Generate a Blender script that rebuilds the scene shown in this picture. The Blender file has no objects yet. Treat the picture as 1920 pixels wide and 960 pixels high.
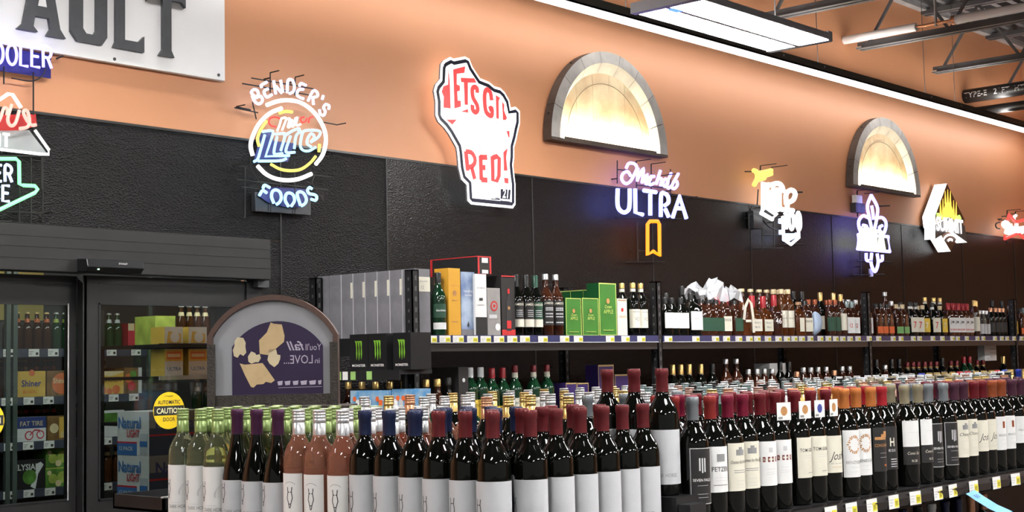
import bpy, math, random
from math import sin, cos, pi, radians as R
from mathutils import Vector as V, Matrix
random.seed(7)
SC = bpy.context.scene
COL = SC.collection

# ------------------------------------------------------------------ camera
FPX, CAMH = 2653.0, 1.55
YAW, PIT, ROL = R(48.32), R(4.345), R(-1.198)
fw = V((sin(YAW) * cos(PIT), cos(YAW) * cos(PIT), sin(PIT)))
rt0 = V((cos(YAW), -sin(YAW), 0))
up0 = rt0.cross(fw)
rt = rt0 * cos(ROL) + up0 * sin(ROL)
up = -rt0 * sin(ROL) + up0 * cos(ROL)
CP = V((0, 0, CAMH))
cd = bpy.data.cameras.new('camera')
cam = bpy.data.objects.new('camera', cd)
COL.objects.link(cam)
cd.sensor_width = 36
cd.lens = FPX / 1920 * 36
cd.clip_start = 0.05
m = Matrix((rt, up, -fw)).transposed().to_4x4()
m.translation = CP
cam.matrix_world = m
SC.camera = cam

# ------------------------------------------------------------------ world, exposure
SC.view_settings.view_transform = 'Standard'
SC.view_settings.look = 'None'
SC.view_settings.gamma = 1
SC.view_settings.use_curve_mapping = False
SC.view_settings.exposure = 0.45
SC.cycles.use_denoising = True
SC.cycles.caustics_reflective = False
SC.cycles.caustics_refractive = False
SC.cycles.max_bounces = 10
SC.cycles.transmission_bounces = 8
SC.cycles.sample_clamp_indirect = 6
wd = bpy.data.worlds.new('store_ambient')
SC.world = wd
wd.use_nodes = True
wd.node_tree.nodes['Background'].inputs[0].default_value = (0.95, 0.93, 0.92, 1)
wd.node_tree.nodes['Background'].inputs[1].default_value = 0.25
LAMP = 56.0       # brightness of the ceiling fixtures' lamps
STRIP = 18.0      # brightness of the linear light along the wall
NEON = 1.0       # multiplier on all neon tubes

# ------------------------------------------------------------------ geometry helpers
def ray(x, y):
    return fw + rt * ((x - 960) / FPX) - up * ((y - 480) / FPX)
def onY(x, y, Y):                       # a photo pixel carried out to the upright plane at depth Y
    d = ray(x, y)
    return CP + d * (Y / d.y)
def onX(x, y, X):
    d = ray(x, y)
    return CP + d * (X / d.x)
def zm(ox, oy, s, pts):                 # coordinates read in an enlarged crop -> photo pixels
    return [(ox + a / s, oy + b / s) for a, b in pts]

def smooth_path(p, n=5, closed=False):
    p = [V(q) for q in p]
    if len(p) < 3:
        return p
    out = []
    N = len(p)
    segs = N if closed else N - 1
    for i in range(segs):
        p1, p2 = p[i], p[(i + 1) % N]
        p0 = p[i - 1] if (i > 0 or closed) else p1 * 2 - p2
        p3 = p[(i + 2) % N] if (i + 2 < N or closed) else p2 * 2 - p1
        for k in range(n):
            t = k / n
            out.append(0.5 * ((2 * p1) + (p2 - p0) * t + (2 * p0 - 5 * p1 + 4 * p2 - p3) * t * t + (3 * p1 - p0 - 3 * p2 + p3) * t ** 3))
    if not closed:
        out.append(p[-1])
    return out

class MB:
    def __init__(s):
        s.v, s.f, s.m = [], [], []
    def add(s, vs, fs, mat=0):
        o = len(s.v)
        s.v += [tuple(q) for q in vs]
        s.f += [tuple(i + o for i in q) for q in fs]
        s.m += [mat] * len(fs)
        return s
    def box(s, lo, hi, mat=0):
        a, b = lo, hi
        vs = [(x, y, z) for z in (a[2], b[2]) for y in (a[1], b[1]) for x in (a[0], b[0])]
        return s.add(vs, [(0, 2, 3, 1), (4, 5, 7, 6), (0, 1, 5, 4), (2, 6, 7, 3), (0, 4, 6, 2), (1, 3, 7, 5)], mat)
    def cbox(s, c, d, mat=0):
        return s.box([c[i] - d[i] / 2 for i in range(3)], [c[i] + d[i] / 2 for i in range(3)], mat)
    def bar(s, a, b, w, h, mat=0, upv=(0, 0, 1)):
        a, b = V(a), V(b)
        t = (b - a).normalized()
        x = t.cross(V(upv))
        if x.length < 1e-4:
            x = t.cross(V((1, 0, 0)))
        x.normalize()
        y = x.cross(t)
        vs = [p + x * (w / 2 * i) + y * (h / 2 * j) for p in (a, b) for i, j in ((-1, -1), (1, -1), (1, 1), (-1, 1))]
        return s.add(vs, [(0, 1, 2, 3), (7, 6, 5, 4), (0, 4, 5, 1), (1, 5, 6, 2), (2, 6, 7, 3), (3, 7, 4, 0)], mat)
    def tube(s, path, r, seg=8, closed=False, mat=0):
        p = [V(q) for q in path]
        n = len(p)
        rs = r if isinstance(r, (list, tuple)) else [r] * n
        vs, fs = [], []
        x = None
        for i in range(n):
            a = p[i - 1] if (i > 0 or closed) else p[i]
            b = p[(i + 1) % n] if (i < n - 1 or closed) else p[i]
            t = (b - a)
            if t.length < 1e-9:
                t = V((0, 0, 1))
            t.normalize()
            if x is None:
                x = t.cross(V((0, 1, 0)))
                if x.length < 0.1:
                    x = t.cross(V((0, 0, 1)))
            x = (x - t * x.dot(t))
            if x.length < 1e-6:
                x = t.orthogonal()
            x.normalize()
            y = t.cross(x)
            for k in range(seg):
                a_ = 2 * pi * k / seg
                vs.append(p[i] + (x * cos(a_) + y * sin(a_)) * rs[i])
        for i in range(n if closed else n - 1):
            for k in range(seg):
                j = (i + 1) % n
                fs.append((i * seg + k, i * seg + (k + 1) % seg, j * seg + (k + 1) % seg, j * seg + k))
        if not closed:
            fs.append(tuple(range(seg))[::-1])
            fs.append(tuple((n - 1) * seg + k for k in range(seg)))
        return s.add(vs, fs, mat)
    def lathe(s, prof, seg=20, sq=None, o=(0, 0, 0), mat=0, depth=1.0):
        # prof: (radius, z[, squareness]) from bottom up, closed with caps
        vs, fs = [], []
        for q in prof:
            r, z = q[0], q[1]
            e = q[2] if len(q) > 2 else 2
            for k in range(seg):
                a = 2 * pi * (k + 0.5) / seg
                c_, s_ = cos(a), sin(a)
                if e != 2:
                    f = (abs(c_) ** e + abs(s_) ** e) ** (-1 / e)
                else:
                    f = 1
                vs.append((o[0] + r * f * c_, o[1] + r * f * s_ * depth, o[2] + z))
        n = len(prof)
        for i in range(n - 1):
            for k in range(seg):
                fs.append((i * seg + k, i * seg + (k + 1) % seg, (i + 1) * seg + (k + 1) % seg, (i + 1) * seg + k))
        fs.append(tuple(range(seg))[::-1])
        fs.append(tuple((n - 1) * seg + k for k in range(seg)))
        return s.add(vs, fs, mat)
    def prism(s, pts, nrm, depth, mat=0, matside=None):
        # pts: 3d outline; extruded by depth along nrm
        n = len(pts)
        d = V(nrm).normalized() * depth
        vs = [V(q) for q in pts] + [V(q) + d for q in pts]
        s.add(vs, [tuple(range(n)), tuple(range(n, 2 * n))[::-1]], mat)
        o = len(s.v) - 2 * n
        for i in range(n):
            s.f.append((o + i, o + n + i, o + n + (i + 1) % n, o + (i + 1) % n))
            s.m.append(mat if matside is None else matside)
        return s
    def ribbon(s, path, w, nrm, t=0.002, mat=0):
        # flat stroke of width w and thickness t in the plane with normal nrm
        p = [V(q) for q in path]
        nrm = V(nrm).normalized()
        L, Rr = [], []
        for i in range(len(p)):
            a = p[max(i - 1, 0)]
            b = p[min(i + 1, len(p) - 1)]
            d = (b - a).normalized()
            x = d.cross(nrm).normalized() * (w / 2)
            L.append(p[i] + x)
            Rr.append(p[i] - x)
        n = len(p)
        vs = L + Rr + [q + nrm * t for q in L] + [q + nrm * t for q in Rr]
        fs = []
        for i in range(n - 1):
            fs += [(2 * n + i, 2 * n + i + 1, 3 * n + i + 1, 3 * n + i), (i, 2 * n + i, 2 * n + i + 1, i + 1)[::-1], (n + i, 3 * n + i, 3 * n + i + 1, n + i + 1), (i, i + 1, n + i + 1, n + i)[::-1]]
        fs += [(0, n, 3 * n, 2 * n), (n - 1, 3 * n - 1, 4 * n - 1, 2 * n - 1)]
        return s.add(vs, fs, mat)
    def text(s, txt, size, o, x, y, align='c', bold=0, shear=0, width=None, ext=0, mat=0, sx=1.0):
        vs, fs = text_geo(txt, bold, shear)
        if not vs:
            return s
        x, y, o = V(x).normalized(), V(y).normalized(), V(o)
        x0, x1 = min(q[0] for q in vs), max(q[0] for q in vs)
        k = size
        kx = size * sx if width is None else width / max(x1 - x0, 1e-6)
        off = {'c': -(x0 + x1) / 2, 'l': -x0, 'r': -x1}[align]
        return s.add([o + x * ((q[0] + off) * kx) + y * (q[1] * k) for q in vs], fs, mat)
    def wraptext(s, txt, size, r, z, ang=0, bold=0, shear=0, width=None, mat=0):
        vs, fs = text_geo(txt, bold, shear)
        if not vs:
            return s
        x0, x1 = min(q[0] for q in vs), max(q[0] for q in vs)
        k = size if width is None else width / (x1 - x0)
        out = []
        for q in vs:
            a = ang + (q[0] - (x0 + x1) / 2) * k / r
            out.append((r * sin(a), -r * cos(a), z + q[1] * size))
        return s.add(out, fs, mat)
    def mesh(s, name, mats, smooth=False, sharp=None):
        me = bpy.data.meshes.new(name)
        me.from_pydata(s.v, [], s.f)
        for q in (mats if isinstance(mats, (list, tuple)) else [mats]):
            me.materials.append(q)
        if any(s.m):
            me.polygons.foreach_set('material_index', s.m)
        if smooth:
            me.polygons.foreach_set('use_smooth', [True] * len(me.polygons))
            me.set_sharp_from_angle(angle=R(40 if sharp is None else sharp))
        me.update()
        return me
    def build(s, name, mats, parent=None, smooth=False, sharp=None, loc=None, rotz=0):
        return obj(name, s.mesh(name, mats, smooth, sharp), parent, loc, rotz)

_tc = {}
def text_geo(txt, bold=0, shear=0):
    k = (txt, bold, shear)
    if k not in _tc:
        c = bpy.data.curves.new('t', 'FONT')
        c.body = txt
        c.size = 1.0
        c.offset = bold
        c.shear = shear
        c.resolution_u = 2
        c.fill_mode = 'FRONT'
        o = bpy.data.objects.new('t', c)
        COL.objects.link(o)
        dg = bpy.context.evaluated_depsgraph_get()
        me = bpy.data.meshes.new_from_object(o.evaluated_get(dg))
        _tc[k] = ([tuple(q.co) for q in me.vertices], [tuple(p.vertices) for p in me.polygons])
        bpy.data.objects.remove(o)
        bpy.data.curves.remove(c)
        bpy.data.meshes.remove(me)
    return _tc[k]

def obj(name, data, parent=None, loc=None, rotz=0):
    o = bpy.data.objects.new(name, data)
    COL.objects.link(o)
    if parent is not None:
        o.parent = parent
    if loc is not None:
        o.location = loc
    if rotz:
        o.rotation_euler = (0, 0, rotz)
    return o
def tag(o, label=None, cat=None, group=None, kind=None):
    if label:
        o['label'] = label
    if cat:
        o['category'] = cat
    if group:
        o['group'] = group
    if kind:
        o['kind'] = kind
    return o
def thing(name, label, cat, loc=(0, 0, 0), rotz=0, group=None):
    o = obj(name, None, None, loc, rotz)
    o.empty_display_size = 0.05
    return tag(o, label, cat, group)
def bevel(o, w=0.004, n=2):
    b = o.modifiers.new('bevel', 'BEVEL')
    b.width = w
    b.segments = n
    b.limit_method = 'ANGLE'
    return o
ORD = 'first second third fourth fifth sixth seventh eighth ninth tenth eleventh twelfth thirteenth fourteenth fifteenth sixteenth seventeenth eighteenth nineteenth twentieth'.split()
ORD += ['twenty-' + w for w in ORD[:9]] + ['thirtieth'] + ['thirty-' + w for w in ORD[:9]] + ['fortieth'] + ['forty-' + w for w in ORD[:9]]

# ------------------------------------------------------------------ materials
_mc = {}
def mat(name, col=(.5, .5, .5), rough=.5, metal=0, emit=None, es=1.0, trans=0, ior=1.45, noise=None, bump=None, spec=.5, coat=0, alpha=1):
    """Principled material; noise=(scale, amount, col2) varies the base colour, bump=(scale, strength)."""
    if name in _mc:
        return _mc[name]
    m = bpy.data.materials.new(name)
    m.use_nodes = True
    nt = m.node_tree
    b = nt.nodes['Principled BSDF']
    I = b.inputs
    I['Base Color'].default_value = (*col, 1)
    I['Roughness'].default_value = rough
    I['Metallic'].default_value = metal
    I['IOR'].default_value = ior
    I['Specular IOR Level'].default_value = spec
    I['Transmission Weight'].default_value = trans
    I['Coat Weight'].default_value = coat
    I['Alpha'].default_value = alpha
    if emit:
        I['Emission Color'].default_value = (*emit, 1)
        I['Emission Strength'].default_value = es
    if noise or bump:
        tc = nt.nodes.new('ShaderNodeTexCoord')
    if noise:
        n = nt.nodes.new('ShaderNodeTexNoise')
        n.inputs['Scale'].default_value = noise[0]
        n.inputs['Detail'].default_value = 5
        nt.links.new(tc.outputs['Object'], n.inputs['Vector'])
        r = nt.nodes.new('ShaderNodeValToRGB')
        c2 = noise[2] if len(noise) > 2 else tuple(q * (1 - noise[1]) for q in col)
        r.color_ramp.elements[0].color = (*c2, 1)
        r.color_ramp.elements[1].color = (*col, 1)
        r.color_ramp.elements[0].position = .35
        r.color_ramp.elements[1].position = .65
        nt.links.new(n.outputs['Fac'], r.inputs['Fac'])
        nt.links.new(r.outputs['Color'], I['Base Color'])
    if bump:
        n2 = nt.nodes.new('ShaderNodeTexNoise')
        n2.inputs['Scale'].default_value = bump[0]
        n2.inputs['Detail'].default_value = 3
        nt.links.new(tc.outputs['Object'], n2.inputs['Vector'])
        bp = nt.nodes.new('ShaderNodeBump')
        bp.inputs['Strength'].default_value = bump[1]
        bp.inputs['Distance'].default_value = .01
        nt.links.new(n2.outputs['Fac'], bp.inputs['Height'])
        nt.links.new(bp.outputs['Normal'], I['Normal'])
    _mc[name] = m
    return m
def lit(name, col, es):
    return mat(name, (.02, .02, .02), .4, emit=col, es=es)

M_paint = mat('orange_paint', (.64, .295, .148), .5, noise=(1.5, .04), bump=(60, .03))
M_black = mat('black_metal', (.012, .012, .013), .45, noise=(20, .3))
M_rack = mat('black_rack', (.010, .010, .011), .5, noise=(25, .3))
M_frame = mat('bronze_door_frame', (.015, .0145, .0145), .42, noise=(8, .2))
M_steel = mat('painted_joist', (.09, .09, .095), .55, noise=(6, .3))
M_white = mat('white_plastic', (.8, .8, .79), .4, noise=(9, .03))
M_paper = mat('white_paper', (.74, .73, .71), .6, noise=(30, .03))
M_cream = mat('cream_paper', (.70, .64, .46), .6, noise=(30, .05))
M_ink = mat('black_ink', (.03, .03, .03), .6, noise=(30, .1))
M_grey_ink = mat('grey_ink', (.25, .25, .25), .6, noise=(30, .1))
M_yel = mat('yellow_print', (.75, .68, .06), .5, noise=(30, .05))
M_red = mat('red_print', (.55, .03, .03), .5, noise=(30, .05))
M_navy = mat('navy_rail', (.03, .035, .11), .35, noise=(20, .1))
M_gold = mat('gold_foil', (.75, .52, .16), .3, .85, noise=(30, .1))
M_dark = mat('dark_glass', (.003, .0035, .0025), .05, spec=.42, noise=(5, .2))

# ================================================================== THE ROOM
WY = 5.67
def frp_material(name, strength, dist):
    m = bpy.data.materials.new(name)
    m.use_nodes = True
    nt = m.node_tree
    b = nt.nodes['Principled BSDF']
    b.inputs['Base Color'].default_value = (.006, .0055, .0055, 1)
    b.inputs['Roughness'].default_value = .24
    b.inputs['Specular IOR Level'].default_value = .27
    tc = nt.nodes.new('ShaderNodeTexCoord')
    mp = nt.nodes.new('ShaderNodeMapping')
    mp.inputs['Scale'].default_value = (92, 92, 135)
    vo = nt.nodes.new('ShaderNodeTexVoronoi')
    vo.inputs['Scale'].default_value = 1.0
    n = nt.nodes.new('ShaderNodeTexNoise')
    n.inputs['Scale'].default_value = 2.2
    mx = nt.nodes.new('ShaderNodeMath')
    mx.operation = 'ADD'
    bp = nt.nodes.new('ShaderNodeBump')
    bp.inputs['Strength'].default_value = strength
    bp.inputs['Distance'].default_value = dist
    nt.links.new(tc.outputs['Object'], mp.inputs['Vector'])
    nt.links.new(mp.outputs['Vector'], vo.inputs['Vector'])
    nt.links.new(mp.outputs['Vector'], n.inputs['Vector'])
    nt.links.new(vo.outputs['Distance'], mx.inputs[0])
    nt.links.new(n.outputs['Fac'], mx.inputs[1])
    nt.links.new(mx.outputs[0], bp.inputs['Height'])
    nt.links.new(bp.outputs['Normal'], b.inputs['Normal'])
    return m
M_frp = frp_material('black_pebbled_panel', .8, .006)
M_frp2 = frp_material('black_fine_panel', .4, .003)
def glass_material(name, tint, base=.06):
    m = bpy.data.materials.new(name)
    m.use_nodes = True
    nt = m.node_tree
    nt.nodes.remove(nt.nodes['Principled BSDF'])
    t = nt.nodes.new('ShaderNodeBsdfTransparent')
    t.inputs[0].default_value = (*tint, 1)
    g = nt.nodes.new('ShaderNodeBsdfGlossy')
    g.inputs['Roughness'].default_value = .02
    fr = nt.nodes.new('ShaderNodeFresnel')
    fr.inputs[0].default_value = 1.5
    mx = nt.nodes.new('ShaderNodeMixShader')
    nt.links.new(fr.outputs[0], mx.inputs[0])
    nt.links.new(t.outputs[0], mx.inputs[1])
    nt.links.new(g.outputs[0], mx.inputs[2])
    nt.links.new(mx.outputs[0], nt.nodes['Material Output'].inputs[0])
    return m
M_pane = glass_material('door_glass', (.80, .84, .82))

tag(MB().box((-10, -12, -.1), (20, 10, 0)).build('floor', mat('polished_concrete', (.15, .14, .13), .35, noise=(2, .2))), 'grey polished concrete shop floor', 'floor', kind='structure')
wall = MB().box((-10, WY, 2.195), (14.5, WY + .13, 4.75))
wall.box((-10, WY, 0), (1.5, WY + .13, 2.195)).box((4.44, WY, 0), (14.5, WY + .13, 2.195))
wall_back = tag(wall.build('wall_back', M_paint), 'orange painted wall with black textured lower panels', 'wall', kind='structure')
M_seam = mat('panel_seam_trim', (.03, .03, .03), .3, noise=(9, .2))
for x0, x1, z0, z1 in ((4.452, 4.588, 0, 2.198),) + tuple(q + (2.695,) for q in ((1.0, 2.35, 2.2), (2.35, 4.588, 2.2), (4.592, 5.331, 0), (5.335, 6.557, 0), (6.561, 7.80, 0), (7.804, 9.04, 0), (9.044, 10.27, 0), (10.274, 11.50, 0), (11.504, 12.73, 0), (12.734, 13.95, 0), (13.954, 14.385, 0))):
    MB().box((x0, WY - .006, z0), (x1, WY - .0005, z1)).build('wall_panel', M_frp if x0 < 5.3 else M_frp2, wall_back)
for x in (2.35, 4.59, 5.333, 6.559, 7.802, 9.042, 10.272, 11.502, 12.732, 13.952):
    MB().box((x - .004, WY - .009, 2.2 if x < 4.5 else 0), (x + .004, WY - .0055, 2.695)).build('seam_strip', M_seam, wall_back)
MB().box((1.0, WY - .011, 2.692), (14.385, WY - .0003, 2.703)).build('cap_strip', M_seam, wall_back)
tag(MB().box((14.39, -12, 0), (14.5, WY, 4.75)).build('wall_right', M_paint), 'orange end wall in the far corner', 'wall', kind='structure')

# corrugated deck, joists
cm = MB()
prof = []
y = -9.0
while y < WY:
    prof += [(y, 4.72), (y + .05, 4.72), (y + .07, 4.785), (y + .13, 4.785), (y + .15, 4.72)]
    y += .15
prof = [q for q in prof if q[0] <= WY]
vs = [(x, a, b) for x in (-8, 14.4) for a, b in prof]
n = len(prof)
cm.add(vs, [(i, i + 1, n + i + 1, n + i) for i in range(n - 1)])
tag(cm.build('ceiling', mat('grey_steel_deck', (.16, .165, .175), .45, .3, noise=(3, .25))), 'grey corrugated steel roof deck', 'ceiling', kind='structure')
M_ledge = mat('pale_steel_angle', (.42, .41, .40), .5, noise=(12, .2))
tag(MB().box((-8, WY - .07, 4.69), (14.38, WY - .0005, 4.70)).box((-8, WY - .07, 4.70), (14.38, WY - .06, 4.755)).build('trim_1', M_ledge), 'pale steel ledger angle where deck meets orange wall', 'trim', kind='structure')

def joist(x, label):
    t = thing('ceiling_joist', label, 'joist', (x, 0, 0), group='steel joists under the roof deck')
    for s in (-1, 1):
        b = MB().box((s * .02 - .004 * (s > 0) * 0 + (0.0 if s > 0 else -.012), -4, 4.115), (s * .02 + (.012 if s > 0 else 0), 5.58, 4.165))
        b.box((s * .012 + (0 if s > 0 else -.045), -4, 4.108), (s * .012 + (.045 if s > 0 else 0), 5.58, 4.115))
        b.build('bottom_chord', M_steel, t)
        MB().box((s * .012 + (0 if s > 0 else -.045), -4, 4.66), (s * .012 + (.045 if s > 0 else 0), 5.66, 4.70)).build('top_chord', M_steel, t)
    y = 5.5
    k = 0
    while y > -3.6:
        a, b = ((0, y, 4.14), (0, y - .36, 4.67)) if k % 2 == 0 else ((0, y, 4.67), (0, y - .36, 4.14))
        MB().bar(a, b, .022, .022).build('web_bar', M_steel, t)
        y -= .36
        k += 1
    MB().cbox((0, 5.555, 4.12), (.12, .05, .012)).build('end_plate', mat('bare_steel', (.55, .5, .45), .4, .5, noise=(20, .2)), t)
for x, w in ((9.22, 'steel bar joist passing right behind the bright hanging light fixture'), (10.70, 'steel bar joist running just below the white insulated pipe'), (12.12, 'steel bar joist between the white pipe and the black pipes'), (13.54, 'steel bar joist nearest the far corner, above the black pipes')):
    joist(x, w)
def cross_brace():
    t = thing('bridging_bar', 'thin steel bridging angle crossing the joists near the wall', 'brace', (0, 0, 0))
    MB().bar((9.1, 4.75, 4.66), (13.9, 4.75, 4.66), .04, .04).build('angle', M_steel, t)
cross_brace()

# pipes
M_ins = mat('white_pipe_insulation', (.82, .80, .78), .5, noise=(15, .05))
M_cu = mat('copper_pipe', (.55, .25, .13), .3, .8, noise=(15, .2))
t = thing('insulated_pipe', 'white insulated pipe with a bare copper gap above the joist', 'pipe', (0, 0, 0))
ya, yb = onX(1718, 49, 10.60).y, onX(1792, 36, 10.60).y
MB().tube([(10.60, 5.665, 4.19), (10.60, ya, 4.19)], .034, 14).build('insulation_sleeve', M_ins, t, True)
MB().tube([(10.60, ya, 4.19), (10.60, yb, 4.19)], .012, 10).build('copper_run', M_cu, t, True)
MB().tube([(10.60, yb, 4.19), (10.60, -3, 4.19)], .036, 14).build('insulation_sleeve', M_ins, t, True)
MB().tube([(10.60, yb + .03, 4.19), (10.60, yb, 4.19)], .039, 14).build('collar', M_cu, t, True)
MB().bar((10.60, (ya + yb) / 2, 4.17), (10.60, (ya + yb) / 2, 4.71), .012, .03).build('hanger', M_ledge, t)
M_blackpipe = mat('black_iron_pipe', (.012, .012, .012), .35, noise=(20, .2))
p1 = onX(1920, 165, 12.95)
p2 = onX(1920, 197, 13.10)
t = thing('black_pipe', 'thick black pipe with white stencilled lettering below the joists', 'pipe', (0, 0, 0))
MB().tube([(12.95, 5.665, p1.z), (12.95, -3, p1.z)], .066, 18).build('pipe_body', M_blackpipe, t, True)
tm = MB()
vs, fs = text_geo('A  TYPE-E   21FT  HT', .01, 0)
k = .075
tm.add([(12.95 - .0668 * cos(q[1] * k / .066 - .4), onX(1795, 180, 12.95).y - q[0] * k, p1.z + .0668 * sin(q[1] * k / .066 - .4)) for q in vs], fs)
tm.build('stencil', mat('stencil_paint', (.6, .6, .6), .6, noise=(40, .2)), t)
t = thing('black_pipe', 'thinner plain black pipe running below the lettered pipe', 'pipe', (0, 0, 0))
MB().tube([(13.10, 5.665, p2.z), (13.10, -3, p2.z)], .045, 16).build('pipe_body', M_blackpipe, t, True)

# linear light along the wall
M_up = lit('added_strip_uplight', (1, .96, .92), STRIP * 1.1)  # unseen upward glow, added to brighten the ceiling and upper wall
M_lens = lit('strip_lens', (1, .97, .95), STRIP)
t = thing('linear_light', 'long white linear light in a black channel running along the orange wall', 'light', (0, 5.37, 3.70))
x = 2.0
while x < 14.2:
    x1 = min(x + 2.44, 14.3)
    MB().box((x + .004, -.022, .008), (x1 - .004, .022, .034)).build('lens', M_lens, t)
    c = MB().box((x, -.055, .03), (x1, -.046, .092)).box((x, .046, .03), (x1, .055, .092)).box((x, -.055, .03), (x1, .055, .04))
    c.build('channel', mat('dark_olive_channel', (.045, .045, .038), .5, noise=(9, .2)), t)
    MB().box((x + .05, -.040, .0405), (x1 - .05, .040, .05)).build('uplight_lens', M_up, t)
    for hx in (x + .3, x1 - .3):
        MB().tube([(hx, 0, .10), (hx, 0, 1.02)], .003, 5).build('hanger_wire', M_steel, t)
        MB().cbox((hx, -.0565, .07), (.014, .004, .014)).build('rivet', M_ledge, t)
    x = x1

# hanging twin-lamp fixtures: one in view, the shop's grid, two far ones added to brighten the ceiling
M_tube = lit('lamp_lens', (1, .98, .96), LAMP)
M_hous = mat('grey_fixture_housing', (.30, .31, .33), .35, .3, noise=(10, .1))
def fixture_meshes():
    P = []
    h = MB()
    h.box((-.64, -.195, .035), (.64, .195, .045))
    h.box((-.64, -.012, .0), (.64, .012, .035))
    for s in (-1, 1):
        h.box((-.64, s * .195 - .004, .008), (.64, s * .195 + .004, .045))
    h.box((-.45, -.05, .045), (.45, .05, .09))
    P.append(('housing', h.mesh('housing', M_hous)))
    for s in (-1, 1):
        l = MB().box((-.62, min(s * .016, s * .188), .004), (.62, max(s * .016, s * .188), .03))
        P.append(('lamp_lens', l.mesh('lamp_lens', M_tube)))
    for s in (-1, 1):
        e = MB().box((s * .645 - .022, -.2, .0), (s * .645 + .022, .2, .055))
        P.append(('end_cap', e.mesh('end_cap', M_hous)))
        P.append(('cable', MB().tube([(s * .4, 0, .05), (s * .4, 0, 1.42)], .003, 5).mesh('cable', M_steel)))
    s = MB().box((-.60, -.022, -.002), (-.52, .022, .0))
    u = MB().box((-.44, -.045, .0905), (.44, .045, .096))  # hidden glow strip added on the housing to light the roof deck
    P.append(('uplight_lens', u.mesh('uplight_lens', lit('uplight', (1, .96, .92), LAMP * .55))))
    P.append(('sensor_window', s.mesh('sensor_window', lit('blue_indicator', (.1, .25, 1), 1.5))))
    return P
FX = fixture_meshes()
def fixture(x, y, label):
    t = thing('hanging_light', label, 'light', (x, y, 3.30), group='twin-lamp hanging light fixtures')
    for nme, me in FX:
        obj(nme, me, t)
fixture(6.34, 4.015, 'bright twin-lamp fixture hanging at the top beside the joists')
for x, y, w in ((2.95, 4.015, 'hanging light above the cooler doors'), (-.45, 4.015, 'hanging light left of the cooler doors'), (-.45, .6, 'hanging light over the wine aisle, left'), (2.95, .6, 'hanging light over the wine aisle, middle'), (6.34, .6, 'hanging light over the wine aisle, right'), (9.7, .6, 'hanging light over the far wine aisle'), (13.05, .6, 'added unseen hanging light over the far end of the wine aisle'), (9.7, -2.8, 'added unseen hanging light over the next aisle, far right'), (-.45, -2.8, 'hanging light over the next aisle, left'), (2.95, -2.8, 'hanging light over the next aisle, middle'), (6.34, -2.8, 'hanging light over the next aisle, right')):
    fixture(x, y, w)

# ================================================================== COOLER behind the glass doors
M_cw = mat('cooler_wall', (.07, .072, .072), .5, noise=(3, .2))
M_cy = mat('cooler_yellow_wall', (.55, .44, .13), .5, noise=(3, .15))  # reflection of the shop, painted onto the wall behind the glass
cw = MB().box((1.2, 8.62, 0), (6.3, 8.72, 2.5)).box((1.1, WY + .13, 0), (1.2, 8.72, 2.5)).box((6.2, WY + .13, 0), (6.3, 8.72, 2.5))
tag(cw.build('wall_cooler', M_cw), 'dark inner walls of the walk-in cooler', 'wall', kind='structure')
tag(MB().box((1.2, 8.59, 1.90), (4.95, 8.618, 2.35)).build('trim_2', M_cy), 'yellow painted-on reflection of the shop, high on the cooler back wall', 'trim', kind='structure')
tag(MB().box((1.1, WY + .13, 2.5), (6.3, 8.72, 2.6)).build('ceiling_cooler', M_cw), 'dark ceiling of the walk-in cooler', 'ceiling', kind='structure')
t = thing('cooler_light', 'linear cooler light on the ceiling behind the doors', 'light', (0, 6.5, 2.44))
MB().box((1.8, -.03, .0), (5.8, .03, .03)).build('lamp_lens', lit('cooler_lens', (.92, 1, .96), 36), t)
MB().box((1.78, -.04, .03), (5.82, .04, .06)).build('housing', M_hous, t)

# sliding door set: header, jambs, fixed and moving leaves
t = thing('door_header', 'wide dark metal header box above the glass cooler doors', 'header', (0, 0, 0))
h = bevel(MB().box((1.4, WY - .10, 1.99), (4.45, WY - .0115, 2.192)).build('header_box', M_frame, t), .004)
for z in (2.045, 2.095, 2.14):
    MB().box((1.4, WY - .103, z), (4.45, WY - .0995, z + .004)).build('ridge', M_frame, t)
MB().box((4.36, WY - .02, 1.80), (4.45, WY - .0, 1.99)).build('end_jamb', M_frame, t)
MB().box((4.40, WY - .06, 1.955), (4.47, WY - .01, 1.99)).build('bracket', M_steel, t)
t = thing('door_sensor', 'slim black motion sensor mounted on the door header', 'sensor', (3.516, WY - .10, 1.99))
b = MB()
pr = [(0, .004), (0, .062), (-.075, .058), (-.085, .022), (-.06, .0)]
b.prism([(-.145, a, c) for a, c in pr], (1, 0, 0), .29)
bevel(b.build('sensor_body', mat('sensor_plastic', (.012, .012, .013), .3, noise=(20, .2)), t), .004)
MB().text('STANLEY', .011, (.035, -.0835, .036), (1, 0, 0), (0, -.08, 1), bold=.01).build('print', M_paper, t)
MB().cbox((-.085, -.075, .012), (.008, .006, .005)).build('indicator', lit('indicator_green', (.6, 1, .7), 2), t)

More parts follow.
